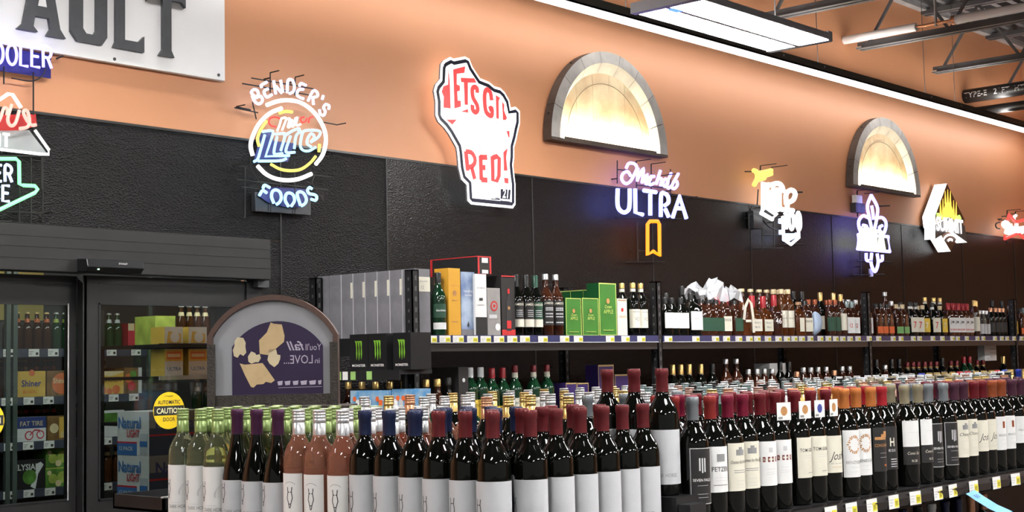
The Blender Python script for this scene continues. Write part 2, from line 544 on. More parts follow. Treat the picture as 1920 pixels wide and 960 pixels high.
def leaf(name, label, x0, x1, y, gx0, gx1, gz0, gz1, sticker, door_n):
    t = tag(obj(name, None, None, (0, y, 0)), label, 'door', kind='structure')
    MB().box((x0, 0, 0), (gx0, .045, 1.985)).build('stile', M_frame, t)
    MB().box((gx1, 0, 0), (x1, .045, 1.985)).build('stile', M_frame, t)
    MB().box((gx0, 0, gz1), (gx1, .045, 1.985)).build('top_rail', M_frame, t)
    MB().box((gx0, 0, 0), (gx1, .045, gz0)).build('lower_panel', M_frame, t)
    MB().box((gx0, -.003, gz1 + .085), (gx1, 0, gz1 + .09)).build('rail_bead', M_black, t)  # thin black bead across the top rail
    g = MB()
    for a, c in (((gx0, -.004, gz0), (gx0 + .008, .0, gz1)), ((gx1 - .008, -.004, gz0), (gx1, 0, gz1)), ((gx0, -.004, gz1 - .008), (gx1, 0, gz1)), ((gx0, -.004, gz0), (gx1, 0, gz0 + .008))):
        g.box(a, c)
    g.build('glazing_bead', M_black, t)
    if door_n == 1:
        MB().box((gx1 - .012, -.0055, gz0), (gx1 - .006, -.0042, gz1)).build('edge_trim', M_ledge, t)
    MB().box((gx0, .018, gz0), (gx1, .024, gz1)).build('glass_pane', M_pane, t)
    sx, sz = sticker
    s = MB().lathe([(.087, 0), (.087, .0008)], 40)
    s.v = [(sx + a, .0165 - c, sz + b_) for a, b_, c in s.v]
    st = s.build('caution_sticker', mat('caution_yellow', (.90, .62, .02), .4, noise=(20, .05)), t)
    st['label'] = 'round yellow automatic caution door sticker'
    MB().box((sx - .083, .0148, sz - .022), (sx + .083, .0154, sz + .022)).build('black_band', M_ink, st)
    tx = MB().text('AUTOMATIC', .026, (sx, .0146, sz + .03), (1, 0, 0), (0, 0, 1), bold=.012, width=.125).text('DOOR', .026, (sx, .0146, sz - .05), (1, 0, 0), (0, 0, 1), bold=.012, width=.066)
    tx.text('STANLEY', .010, (sx, .0146, sz + .064), (1, 0, 0), (0, 0, 1), width=.05)
    tx.build('print', M_ink, st)
    MB().text('CAUTION', .036, (sx, .0142, sz - .013), (1, 0, 0), (0, 0, 1), bold=.02, width=.138).build('print', mat('caution_cream', (.9, .85, .5), .5, noise=(20, .05)), st)
leaf('door_1', 'sliding glass cooler door at the far left edge', 2.28, 3.46, WY + .05, 2.36, 3.425, .985, 1.860, (onY(8, 790, WY + .066).x - .087, 1.352), 1)
leaf('door_2', 'fixed glass cooler door with dark frame and yellow sticker', 3.455, 4.44, WY - .01, 3.535, 4.36, .975, 1.863, (3.921, 1.363), 2)
MB().box((3.462, -.06, 0), (3.475, -.0, 1.985)).build('weather_strip', M_black, bpy.data.objects['door_1'])

# ================================================================== COOLER STOCK
M_bottle_brown = mat('brown_beer_glass', (.05, .018, .006), .08, noise=(5, .2))
M_bottle_green = mat('green_beer_glass', (.012, .05, .02), .08, noise=(5, .2))
M_can = mat('silver_green_can', (.35, .42, .38), .25, .6, noise=(6, .3))
def beer_bottle_mesh(glass, cap, lab, seg=12):
    P = []
    P.append(('glass_body', MB().lathe([(.028, 0), (.0305, .006), (.0305, .125), (.028, .145), (.018, .17), (.0135, .19), (.0125, .222)], seg).mesh('glass_body', glass, True)))
    P.append(('crown_cap', MB().lathe([(.0155, .220), (.0155, .226), (.012, .231)], seg).mesh('crown_cap', cap, True)))
    n = MB().lathe([(.0188, .168), (.0142, .19)], seg)
    P.append(('neck_label', n.mesh('neck_label', lab, True)))
    return P
_bm = {}
def put_beer(glass, cap, lab, loc, label, group):
    k = (glass.name, cap.name, lab.name)
    if k not in _bm:
        _bm[k] = beer_bottle_mesh(glass, cap, lab)
    t = thing('beer_bottle', label, 'beer bottle', loc, 0, group)
    for nme, me in _bm[k]:
        obj(nme, me, t)

def carton(name, label, cat, lo, hi, face, prints, rotz=0, side=None, group=None, top=None):
    """box printed on its front (-Y) face; prints = (text, size, u, v, material, bold, width) with u, v in 0..1 of the face"""
    w, d, h = hi[0] - lo[0], hi[1] - lo[1], hi[2] - lo[2]
    t = thing(name, label, cat, ((lo[0] + hi[0]) / 2, (lo[1] + hi[1]) / 2, lo[2]), rotz, group)
    b = MB()
    b.box((-w / 2, -d / 2, 0), (w / 2, d / 2, h))
    ms = [face, side or face, top or side or face]
    b.m = [2, 2, 0, 0, 1, 1]
    b.build('carton_body', ms, t)
    for i, pz in enumerate(prints):
        kind = pz[0]
        if kind == 'rect':
            _, u0, v0, u1, v1, mm = pz
            MB().box((-w / 2 + u0 * w, -d / 2 - .001 - .0003 * i, v0 * h), (-w / 2 + u1 * w, -d / 2 - .0002, v1 * h)).build('print', mm, t)
        elif kind == 'srect':   # on the left (-X) face
            _, u0, v0, u1, v1, mm = pz
            MB().box((-w / 2 - .001 - .0003 * i, -d / 2 + u0 * d, v0 * h), (-w / 2 - .0002, -d / 2 + u1 * d, v1 * h)).build('print', mm, t)
        elif kind == 'disc':
            _, u, v, r, mm = pz
            q = MB().lathe([(r, 0), (r, .0006)], 18)
            q.v = [(-w / 2 + u * w + a, -d / 2 - .0012 - .0003 * i - c, v * h + b_) for a, b_, c in q.v]
            q.build('print', mm, t)
        elif kind == 'poly':
            _, pts, mm = pz
            MB().prism([(-w / 2 + a * w, -d / 2 - .0012 - .0003 * i, b_ * h) for a, b_ in pts], (0, 1, 0), .0008).build('print', mm, t)
        elif kind == 'stext':
            _, txt, size, u, v, mm, bold, width = pz
            MB().text(txt, size, (-w / 2 - .0022 - .0003 * i, d / 2 - u * d, v * h), (0, -1, 0), (0, 0, 1), bold=bold, width=width).build('print', mm, t)
        else:
            txt, size, u, v, mm, bold, width = pz[:7]
            sh = pz[7] if len(pz) > 7 else 0
            MB().text(txt, size, (-w / 2 + u * w, -d / 2 - .0022 - .0003 * i, v * h), (1, 0, 0), (0, 0, 1), bold=bold, width=width, shear=sh).build('print', mm, t)
    return t
def col(name, c, rough=.5, var=.08):
    return mat(name, c, rough, noise=(12, var))
C_gold = col('carton_gold', (.62, .40, .07))
C_orange = col('carton_orange', (.62, .16, .05))
C_navy = col('carton_navy', (.03, .05, .20))
C_green = col('carton_green', (.12, .30, .05), var=.6)
C_lime = col('carton_lime', (.45, .55, .10), var=.4)
C_blk = col('carton_black', (.012, .012, .014))
C_wht = col('carton_white', (.62, .63, .64))
C_red = col('carton_red', (.50, .03, .05))
C_blue = col('carton_blue', (.05, .16, .42))
C_brn = col('carton_brown', (.22, .12, .04), var=.4)
C_cream = col('carton_cream', (.66, .55, .33))

YC = 7.9
t = thing('cooler_shelving', 'black wire cooler shelves with price rails along the back', 'shelf', (0, YC, 0))
M_rail = mat('cooler_price_rail', (.05, .06, .09), .35, noise=(12, .2))
def price_tag_mesh(w, h, yel=.45):
    b = MB().box((0, -.0012, 0), (w, 0, h))
    b.box((w * (1 - yel), -.0016, h * .08), (w * .97, -.0013, h * .72), 1)
    for k in range(3):
        b.box((w * .06, -.0016, h * (.62 - k * .2)), (w * (.46 - .08 * k), -.0013, h * (.70 - k * .2)), 2)
    b.box((w * (1 - yel) + w * .06, -.0018, h * .2), (w * .9, -.0017, h * .55), 3)
    return b
M_tagprint = mat('tag_yellow_dark', (.45, .40, .03), .5, noise=(60, .3))
TAGW = price_tag_mesh(.07, .045, .4).mesh('price_tag', [M_paper, M_paper, M_grey_ink, M_ink])
SHZ = (.852, 1.137, 1.405, 1.695)
for z in SHZ:
    MB().box((3.2, 0, z - .03), (5.285, .62, z)).build('shelf_deck', M_rack, t)
    r_ = MB().box((3.2, -.012, z - .045), (5.285, 0, z + .005)).build('price_rail', M_rail, t)
    for x in (4.30, 4.44, 4.55, 4.98, 5.17):
        obj('price_tag', TAGW, r_, (x + random.uniform(-.03, .03), -.013, z - .042))
M_post = mat('cooler_post', (.10, .13, .12), .4, .3, noise=(9, .2))
for x in (4.30, 4.345, 5.29):
    MB().box((x, -.02, .2), (x + .028, .01, 2.2)).build('upright', M_post, t)

def six(name, label, x0, x1, z, face, prints, glass, cap, lab, n=3, h=.17, side=None, rise=.05, nm='bottles standing in the cooler carriers'):
    carton(name, label, 'beer carton', (x0, YC + .03, z), (x1, YC + .17, z + h - rise), face, prints, side=side)
    w = (x1 - x0) / n
    for k in range(n):
        for r_ in range(2):
            put_beer(glass, cap, lab, (x0 + w * (k + .5), YC + .215 + .07 * r_ - .03 * 0, z), f'{"front" if r_ == 0 else "rear"} bottle, {ORD[k]} from left, behind {" ".join(label.split()[:6])}', nm)
c_ = col('cap_gold', (.7, .5, .2), .3)
cr = col('cap_red', (.5, .1, .05), .3)
ck = col('cap_silver', (.6, .6, .6), .3)
six('six_pack', 'yellow bock beer carrier on the second cooler shelf, left of the orange one', 4.395, 4.585, SHZ[2], C_gold, [('disc', .52, .93, .02, C_orange), ('Shiner', .055, .5, .42, C_navy, .02, .13), ('BOCK', .026, .45, .16, C_orange, .01, .09)], M_bottle_brown, c_, C_cream, h=.21)
six('six_pack', 'orange beer carrier beside the yellow bock carrier', 4.595, 4.775, SHZ[2], C_brn, [('disc', .55, .5, .066, C_orange), ('Shiner', .045, .5, .52, C_cream, .02, .10), ('rect', .3, .2, .8, .38, C_cream)], M_bottle_brown, cr, C_orange, h=.21)
six('six_pack', 'blue and white ale carrier with a bicycle picture', 4.395, 4.59, SHZ[1], C_wht, [('rect', 0, .55, 1, 1, C_navy), ('FAT TIRE', .04, .5, .65, C_cream, .01, .15), ('disc', .42, .26, .028, C_red), ('disc', .42, .26, .021, C_wht), ('disc', .80, .28, .026, C_red), ('disc', .80, .28, .019, C_wht), ('poly', [(.42, .26), (.6, .5), (.63, .48), (.46, .26)], C_red), ('poly', [(.6, .5), (.78, .48), (.78, .44), (.6, .46)], C_red), ('poly', [(.8, .28), (.7, .5), (.72, .5), (.82, .28)], C_red)], M_bottle_brown, cr, C_red, h=.20)
six('six_pack', 'golden brown ale carrier lettered IPA', 4.60, 4.775, SHZ[1], C_brn, [('rect', .45, .1, 1, .95, C_gold), ('IPA', .05, .72, .12, C_cream, .01, .07), ('disc', .25, .5, .03, C_cream)], M_bottle_brown, ck, C_red, h=.20)
six('six_pack', 'black ale carrier with green face and white lettering', 4.37, 4.585, SHZ[0], C_blk, [('disc', .52, .42, .045, C_green), ('poly', [(.7, .0), (.78, .5), (.95, .8), (.86, .9), (.75, .85), (.68, .45), (.55, .1)], C_wht), ('ELYSIAN', .05, .45, .66, C_wht, .02, .17)], M_bottle_brown, ck, C_blk, h=.23)
for k, w in enumerate(('lower', 'upper')):
    carton('beer_case', f'{w} of two green leafy-patterned beer packs stacked on the cooler shelf', 'beer carton', (4.59, YC + .03, SHZ[0] + .122 * k), (4.775, YC + .33, SHZ[0] + .12 + .122 * k), C_green, [('rect', .0, .94, 1, 1, C_lime), ('disc', .25, .45, .03, C_lime), ('disc', .6, .5, .035, C_lime), ('disc', .85, .35, .025, C_cream), ('disc', .45, .2, .02, C_cream), ('disc', .12, .75, .015, C_cream)])
six('six_pack', 'yellow amber ale carrier on the second cooler shelf behind the fixed door', 4.945, 5.135, SHZ[2], C_gold, [('poly', [(0, .9), (.45, .78), (.5, .78), (1, .95), (1, 1), (0, 1)], C_cream), ('AMBER', .045, .5, .55, C_brn, .015, .15), ('disc', .2, .2, .025, C_orange), ('disc', .7, .22, .028, C_orange), ('disc', .45, .15, .02, C_orange)], M_bottle_brown, c_, C_cream, h=.20)
carton('beer_case', 'colourful patterned beer pack with a white end beside the amber carrier', 'beer carton', (5.14, YC + .03, SHZ[2]), (5.27, YC + .3, SHZ[2] + .17), C_brn, [('rect', .8, 0, 1, 1, C_wht), ('disc', .25, .6, .03, C_orange), ('disc', .5, .75, .025, C_green), ('disc', .4, .3, .03, C_red)])
six('six_pack', 'pale green and white ale carrier lettered HPA', 4.93, 5.14, SHZ[1], C_wht, [('rect', .28, .45, 1, .9, C_green), ('rect', 0, 0, .26, 1, C_cream), ('H', .045, .13, .68, M_ink, .01, None), ('P', .045, .13, .38, M_ink, .01, None), ('A', .045, .13, .08, M_ink, .01, None)], M_bottle_brown, ck, C_green, h=.22)
# stacked clear-green cans / bottles on the top shelf, and the brown ones
def row(n, x0, dx, z, y, glass, cap, lab, text, group):
    for k in range(n):
        put_beer(glass, cap, lab, (x0 + dx * k, y, z), f'{text}, {ORD[k]} from left', group)
row(5, 4.36, .065, SHZ[3], YC + .08, M_bottle_brown, c_, C_orange, 'orange-labelled brown beer bottle on the top cooler shelf', 'bottles on the top cooler shelf')
row(3, 4.685, .06, SHZ[3], YC + .08, M_bottle_green, ck, C_lime, 'green beer bottle on top cooler shelf beside the door stile', 'bottles on the top cooler shelf')
row(4, 4.94, .06, SHZ[3], YC + .08, M_bottle_green, ck, C_wht, 'green beer bottle on top cooler shelf seen through the fixed door', 'bottles on the top cooler shelf')
row(5, 4.93, .065, SHZ[0], YC + .10, M_bottle_brown, c_, C_cream, 'brown beer bottle on the lowest visible cooler shelf', 'bottles on the low cooler shelf')
carton('beer_case', 'tall red beer pack on the top cooler shelf', 'beer carton', (5.175, YC + .04, SHZ[3]), (5.285, YC + .3, SHZ[3] + .165), C_red, [('rect', 0, .72, .4, 1, C_cream), ('rect', .5, 0, 1, .5, C_wht), ('rect', .55, .05, .9, .42, C_brn)])
# stack of white light-beer cases near the fixed door: printed end faces left, front colours darkened as shade
C_dkb = col('case_dark_blue', (.03, .06, .12))
C_dkg = col('case_shaded_grey', (.20, .22, .24))
tag(MB().box((4.36, 6.49, 0), (4.80, 6.82, .862)).build('case_pallet', C_dkb), 'dark block under the stacked white light-beer cases', 'pallet')
for k, z in enumerate((.863, 1.099)):
    carton('beer_case', f'{("lower", "upper")[k]} white light-beer case stacked behind the fixed cooler door', 'beer carton', (4.365, 6.5, z), (4.77, 6.80, z + .235), C_dkb,
           [('rect', 0, .62, 1, 1, C_dkg), ('rect', 0, .44, 1, .48, C_red), ('Natural', .09, .42, .58, C_navy, .02, .26), ('srect', .38, 0, 1, .27, C_blue), ('srect', .38, .27, 1, .31, C_red), ('srect', .05, .03, .28, .50, col('can_grey', (.45, .48, .52))), ('srect', .05, .2, .28, .33, C_blue),
            ('stext', 'Natural', .085, .40, .62, C_blue, .02, .21), ('stext', 'LIGHT', .055, .52, .42, C_red, .02, .115), ('stext', '12 PACK', .03, .3, .11, C_wht, .01, .13)], side=C_wht, top=C_wht)
# beer cases on the side shelf
t = thing('cooler_side_shelf', 'black cooler side shelf carrying white and gold beer cases', 'shelf', (0, 0, 0))
for z in (1.265, 1.52, 1.695):
    MB().box((4.46, 6.55, z - .018), (5.25, 7.15, z)).build('shelf_deck', M_rack, t)
    MB().box((4.46, 6.54, z - .02), (5.25, 6.55, z + .003)).build('shelf_edge', M_ledge if z < 1.6 else M_rack, t)
for x in (4.46, 5.225):
    MB().box((x, 7.12, .1), (x + .025, 7.15, 1.9)).build('upright', M_rack, t)
SX = lambda px, Y: onY(px, 680, Y).x
for k in range(2):
    x0, x1 = SX((309, 354)[k], 6.57), SX((343, 388)[k], 6.57)
    carton('beer_case', f'{("left", "right")[k]} white and gold beer case on the cooler side shelf', 'beer carton', (x0, 6.57, 1.521), (x1, 6.70, 1.668), C_wht, [('rect', 0, .55, 1, .98, C_gold), ('rect', .1, .62, .9, .9, C_orange), ('rect', .15, .7, .85, .82, C_cream), ('ULTRA', .028, .5, .2, C_blue, .005, .09), ('srect', 0, 0, 1, 1, C_gold)])
    carton('beer_case', f'{("left", "right")[k]} gold-fronted white beer case on the upper cooler side shelf', 'beer carton', (x0, 6.57, 1.696), (x1, 6.70, 1.79), C_wht, [('poly', [(.1, .05), (.9, .05), (.9, .6), (.2, .75)], C_gold), ('disc', .55, .4, .03, C_wht), ('srect', 0, 0, 1, 1, C_gold)])
for k in range(4):
    put_beer(M_bottle_brown, ck, C_cream, (SX(340 + 15 * k, 6.88), 6.88, 1.696), f'brown beer bottle behind the gold-fronted cases, {ORD[k]} from left', 'bottles on the cooler side shelf')
carton('beer_case', 'lime green beer pack left of the gold-fronted cases', 'beer carton', (SX(291, 6.80), 6.80, 1.696), (SX(329, 6.80), 7.0, 1.86), C_lime, [('rect', 0, 0, .4, .55, C_wht), ('disc', .2, .35, .02, C_blk), ('disc', .7, .5, .02, C_green)])
for k in range(5):
    put_beer(M_bottle_green, ck, C_wht, (4.78 + .07 * k, 6.65, 1.266), f'green beer bottle under the white and gold cases, {ORD[k]} from left', 'bottles on the cooler side shelf')

# ================================================================== SIGNS ON THE WALL
TY, FY = 5.555, 5.62                    # depth of the neon tubes and of their wire frames
M_rod = mat('sign_frame_wire', (.015, .013, .012), .5, noise=(30, .2))
def neon_mat(name, c, es):
    return lit(name, c, es * NEON)
N_white = neon_mat('neon_white', (1, 1, 1), 1.7)
N_ice = neon_mat('neon_ice_blue', (.30, .65, 1), 1.9)
N_paleb = neon_mat('neon_pale_blue', (.45, .58, 1), 1.9)
N_blue = neon_mat('neon_blue', (.22, .25, 1), 3.6)
N_violet = neon_mat('neon_violet', (.29, .25, 1), 3.2)
N_yel = neon_mat('neon_yellow', (1, .80, .16), 1.05)
N_red = neon_mat('neon_red', (1, .085, .07), 0.85)
N_pink = neon_mat('neon_salmon', (1, .42, .34), 1.3)
N_orange = neon_mat('neon_orange', (1, .20, .005), 2.2)
N_green = neon_mat('neon_green', (.16, 1, .26), 2.4)
def W(p, Y=None):
    return onY(p[0], p[1], TY if Y is None else Y)
def sign(name, label, cat='neon sign', px=(0, 0)):
    o = onY(px[0], px[1], WY)
    t = thing(name, label, cat, (0, 0, 0))
    return t
def tubes(t, strokes, m, r=.0065, ox=0, oy=0, s=1, closed=False, sm=True, y=None, name='neon_tube'):
    for st in strokes:
        p = [W(q, y) for q in zm(ox, oy, s, st)]
        if sm:
            p = smooth_path(p, 4, closed)
        MB().tube(p, r, 8, closed).build(name, m, t, True)
def rods(t, lines, ox=0, oy=0, s=1, r=.003, y=None):
    for st in lines:
        MB().tube([W(q, FY if y is None else y) for q in zm(ox, oy, s, st)], r, 6).build('frame_rod', M_rod, t, True)
def hooks(t, pts, ox=0, oy=0, s=1, out=.07):
    for q in zm(ox, oy, s, pts):
        p = W(q, FY)
        MB().tube([(p.x, FY, p.z), (p.x, FY - out, p.z)], .0032, 6).build('support_arm', M_rod, t, True)
def standoff(t, pts, ox=0, oy=0, s=1):
    for q in zm(ox, oy, s, pts):
        p = W(q, FY)
        MB().tube([(p.x, FY, p.z), (p.x, WY - .002, p.z)], .004, 6).build('standoff', M_rod, t, True)

# stroke letters, unit box (x to right, y up)
SF = {'A': [[(0, 0), (.35, 1), (.7, 0)], [(.13, .36), (.57, .36)]], 'B': [[(0, 0), (0, 1), (.4, 1), (.55, .8), (.4, .55), (.1, .55)], [(.4, .55), (.6, .3), (.45, 0), (0, 0)]],
      'C': [[(.65, .82), (.4, 1), (.12, .85), (0, .5), (.12, .15), (.4, 0), (.65, .18)]], 'E': [[(.6, 1), (0, 1), (0, 0), (.6, 0)], [(.05, .52), (.5, .52)]],
      'G': [[(.65, .85), (.4, 1), (.1, .85), (0, .5), (.12, .12), (.4, 0), (.65, .15), (.65, .45), (.4, .45)]], 'H': [[(0, 0), (0, 1)], [(.6, 0), (.6, 1)], [(.05, .5), (.55, .5)]],
      'I': [[(0, 0), (0, 1)]], 'L': [[(0, 1), (0, 0), (.55, 0)]], 'O': [[(.35, 1), (.1, .85), (0, .5), (.1, .15), (.35, 0), (.6, .15), (.7, .5), (.6, .85), (.38, 1)]],
      'R': [[(0, 0), (0, 1), (.42, 1), (.58, .76), (.42, .52), (.08, .52)], [(.32, .5), (.62, 0)]], 'T': [[(0, 1), (.7, 1)], [(.35, .95), (.35, 0)]],
      '1': [[(.0, .8), (.2, 1), (.2, 0)]], '0': [[(.3, 1), (.05, .8), (.0, .5), (.05, .2), (.3, 0), (.55, .2), (.6, .5), (.55, .8), (.32, 1)]],
      'V': [[(0, 1), (.33, 0), (.66, 1)]], 'B2': []}
def letters(t, txt, x, z, h, m, r, gap=.28, wf=1.0, y=None, dz=0):
    for ch in txt:
        if ch == ' ':
            x += h * .5
            continue
        w = max(q[0] for st in SF[ch] for q in st)
        for st in SF[ch]:
            p = [V((x + q[0] * h * wf, TY if y is None else y, z + q[1] * h)) for q in st]
            if ch in 'COG0BR' and len(p) > 4:
                p = smooth_path(p, 3)
            MB().tube(p, r, 8).build('neon_tube', m, t, True)
        x += (w * wf + gap) * h
        z += dz
    return x

# --- white sign board with raised dark letters
t = thing('sign_board', 'white sign board with large raised dark grey VAULT letters', 'sign', (0, 5.64, 2.97))
bevel(MB().box((1.2, -.006, 0), (4.225, .024, .78)).build('board', mat('white_sign_panel', (.90, .90, .90), .35, noise=(5, .02)), t), .003)
M_let = mat('dark_grey_letter', (.085, .09, .098), .45, noise=(14, .15))
def slab(pts, x, w, h=.315, z=.068):
    MB().prism([(x + a * w, -.026, z + b * h) for a, b in pts], (0, 1, 0), .0195).build('raised_letter', M_let, t)
slab([(0, 1), (.42, 1), (.36, .93), (.54, .3), (.70, .93), (.62, 1), (1, 1), (.92, .92), (.62, 0), (.40, 0), (.09, .92)], 2.80, .27)
slab([(0, .03), (.12, .12), (.34, .97), (.66, .97), (.88, .12), (1, 0), (.60, 0), (.68, .10), (.645, .25), (.36, .25), (.33, .10), (.42, .03)], 3.105, .235)
MB().prism([(3.105 + .235 * a, -.0275, .068 + .315 * b) for a, b in ((.415, .40), (.595, .40), (.505, .76))], (0, 1, 0), .0012).build('letter_opening', mat('white_sign_panel'), t)
slab([(.0, 1), (.42, 1), (.33, .92), (.33, .20), (.42, .13), (.64, .13), (.70, .2), (.70, .92), (.62, 1), (1, 1), (1, .12), (.86, 0), (.18, 0), (.0, .13)], 3.365, .185)
slab([(0, 0), (.08, .09), (.08, .92), (0, 1), (.45, 1), (.36, .92), (.36, .14), (.8, .14), (.98, .24), (.98, 0)], 3.583, .168)
slab([(.30, 0), (.40, .1), (.40, .87), (.1, .87), (0, .8), (0, 1), (1, 1), (1, .80), (.9, .87), (.62, .87), (.62, .1), (.70, 0)], 3.765, .215)
for x, z in ((3.60, .018), (4.185, .025), (2.9, .018)):
    q = MB().lathe([(.008, 0), (.007, .004)], 12)
    q.v = [(x + a, -.006 - c, z + b) for a, b, c in q.v]
    q.build('screw', M_steel, t, True)

# --- cluster of neon at the far left edge
t = sign('neon_sign', 'blue-white neon lettering COOLER under the white sign board at far left')
letters(t, 'COOLER', 2.905, 2.862, .088, N_violet, .0065, gap=.20, wf=.72, dz=.0035)
MB().box((2.80, FY, 2.85), (3.27, FY + .006, 2.955)).build('back_plate', mat('blue_backing', (.02, .02, .16), .3, noise=(9, .2)), t)
rods(t, [[(20, 150), (20, 240)], [(172, 180), (172, 400)], [(60, 60), (75, 42)], [(290, 110), (325, 95)]], 0, 70, 2.746, .004)
tubes(t, [[(235, 160), (215, 200), (160, 225), (60, 210)]], M_rod, .003, 0, 70, 2.746, y=FY, name='cable')
standoff(t, [(40, 130), (250, 120)], 0, 70, 2.746)
t = sign('neon_sign', 'red script and white mountain neon sign at the far left edge')
tubes(t, [[(-30, 470), (0, 420), (20, 365), (38, 372), (35, 400)], [(60, 345), (40, 420), (55, 455), (80, 440), (100, 375)], [(100, 470), (140, 462), (152, 430), (140, 378), (120, 385), (140, 430), (165, 452), (186, 450)]], N_pink, .0075, 0, 70, 2.746)
tubes(t, [[(-60, 300), (0, 320), (40, 292), (65, 295), (108, 362)]], N_white, .008, 0, 70, 2.746, sm=False)
tubes(t, [[(180, 478), (252, 580), (250, 602), (200, 600), (-40, 572)]], N_white, .0065, 0, 70, 2.746, sm=False)
MB().prism([onY(*q, FY) for q in zm(0, 70, 2.746, [(-60, 400), (185, 395), (190, 455), (110, 480), (-60, 480)])], (0, 1, 0), .004).build('red_backing', mat('red_backing', (.45, .02, .02), .35, noise=(9, .1)), t)
MB().prism([onY(*q, FY) for q in zm(0, 70, 2.746, [(-60, 482), (150, 478), (245, 602), (-60, 580)])], (0, 1, 0), .004).build('mountain_panel', mat('grey_mountain_panel', (.33, .35, .35), .3, .3, noise=(9, .2)), t)
p = onY(*zm(0, 70, 2.746, [(-32, 558)])[0], TY)
letters(t, 'HT', p.x, p.z, .055, N_white, .006, gap=.3, wf=.75)
rods(t, [[(-10, 610), (245, 612)], [(215, 615), (215, 780)]], 0, 70, 2.746, .004)
standoff(t, [(10, 590), (200, 600), (250, 580)], 0, 70, 2.746)
t = sign('neon_sign', 'green neon arrow with white letters at the far left edge')
tubes(t, [[(-80, 625), (82, 625), (98, 640), (100, 755), (120, 762), (180, 765), (194, 782), (180, 800), (-40, 905)]], N_green, .008, 0, 70, 2.746, sm=False)
p = onY(*zm(0, 70, 2.746, [(-28, 738)])[0], TY)
letters(t, 'ER', p.x, p.z, .068, N_paleb, .0065, gap=.25, wf=.75)
p = onY(*zm(0, 70, 2.746, [(-42, 838)])[0], TY)
letters(t, 'CE', p.x, p.z, .066, N_paleb, .0065, gap=.25, wf=.75)
rods(t, [[(30, 898), (250, 905)], [(100, 640), (100, 950)], [(160, 620), (160, 955)], [(220, 620), (220, 950)], [(-30, 945), (60, 948)]], 0, 70, 2.746, .004)
hooks(t, [(232, 905)], 0, 70, 2.746)
standoff(t, [(100, 900), (220, 900)], 0, 70, 2.746)

# --- round white neon with arched lettering
t = sign('neon_sign', "round white neon beer sign with BENDER'S arched above and FOODS below")
a = (440, 130, 9.6)
tubes(t, [[(385, 510), (300, 420), (345, 365), (405, 380), (425, 450), (385, 510), (460, 480), (500, 540), (480, 600), (415, 620), (350, 560), (315, 470)],
          [(490, 330), (478, 285), (580, 230)], [(600, 350), (532, 390), (545, 460), (585, 500), (672, 455)], [(945, 425), (955, 220), (990, 180), (1040, 200), (1075, 300), (1055, 400), (985, 435)],
          [(1165, 305), (1195, 252), (1285, 290)], [(1240, 360), (1150, 370), (1122, 460), (1180, 510), (1242, 530)], [(1320, 570), (1410, 390), (1480, 410), (1490, 480), (1405, 510)], [(1405, 510), (1420, 640)],
          [(1595, 472), (1575, 540)], [(1690, 720), (1700, 660), (1640, 630), (1600, 690), (1630, 760), (1600, 830), (1540, 800), (1525, 720)]], N_paleb, .0075, *a)
tubes(t, [[(700, 200), (740, 450)], [(740, 300), (850, 430)], [(825, 190), (868, 420)]], N_paleb, .0075, *a, sm=False)
tubes(t, [[(500, 197), (520, 190), (540, 188), (565, 193), (590, 212), (607, 240), (611, 265), (605, 290), (592, 308)], [(528, 203), (505, 213), (485, 233), (473, 258), (470, 275), (474, 292)], [(483, 311), (498, 326), (517, 335), (540, 338), (562, 335), (584, 326)]], N_white, .0105)
tubes(t, [[(524, 212), (535, 209), (548, 210)], [(500, 227), (489, 243), (483, 260), (486, 275)], [(599, 270), (598, 285)], [(508, 308), (525, 317), (545, 320), (565, 317), (582, 305), (592, 293)]], N_yel, .008)
a = (460, 200, 8.725)
tubes(t, [[(500, 330), (420, 310), (385, 250), (410, 190), (490, 170), (570, 200), (590, 245)], [(960, 170), (905, 190), (925, 255), (985, 240), (1010, 190)], [(1035, 265), (1050, 190), (1110, 160)]], N_red, .005, *a, y=TY + .012)
tubes(t, [[(590, 190), (560, 300), (520, 400)], [(585, 195), (650, 180), (665, 215), (600, 385)], [(665, 215), (728, 195), (695, 320), (725, 330), (770, 215)], [(770, 215), (752, 310), (792, 312), (822, 180)], [(852, 170), (832, 300), (905, 290)]], N_white, .0055, *a, y=TY + .006)
tubes(t, [[(320, 460), (240, 740), (200, 860), (140, 900)], [(210, 890), (560, 885), (670, 850)], [(520, 490), (470, 720), (490, 778), (610, 765)], [(490, 450), (610, 440), (650, 470), (580, 720)], [(740, 480), (665, 700), (690, 752), (810, 745)],
          [(650, 470), (780, 390), (880, 360), (872, 402)], [(910, 400), (830, 480), (800, 690)], [(1070, 580), (1190, 500), (1215, 400), (990, 390), (930, 450), (900, 640), (950, 715), (1050, 720), (1150, 660)], [(1070, 580), (1130, 500), (1085, 440), (1030, 500), (1010, 600), (1080, 660)]], N_ice, .007, *a)
tubes(t, [[(280, 410), (400, 390), (450, 400), (455, 440), (330, 815), (720, 800)]], N_ice, .007, *a, sm=False)
a = (430, 300, 8.727)
tubes(t, [[(550, 462), (578, 412), (662, 452)], [(490, 582), (545, 500), (612, 540)], [(730, 710), (690, 600), (710, 510), (770, 490), (830, 530), (850, 620), (820, 690), (772, 727)], [(970, 762), (915, 660), (930, 560), (990, 540), (1050, 580), (1065, 670), (1012, 757)],
          [(1165, 745), (1110, 560), (1160, 520), (1220, 550), (1260, 640), (1240, 710), (1180, 750)], [(1352, 472), (1310, 450), (1280, 500), (1310, 550), (1400, 570), (1430, 610), (1410, 660), (1338, 640)]], N_ice, .008, *a)
MB().prism([onY(*q, FY + .01) for q in zm(*a, [(415, 520), (1335, 590), (1335, 900), (430, 835)])], (0, 1, 0), .03).build('transformer_box', mat('transformer_plastic', (.04, .042, .046), .35, noise=(9, .2)), t)
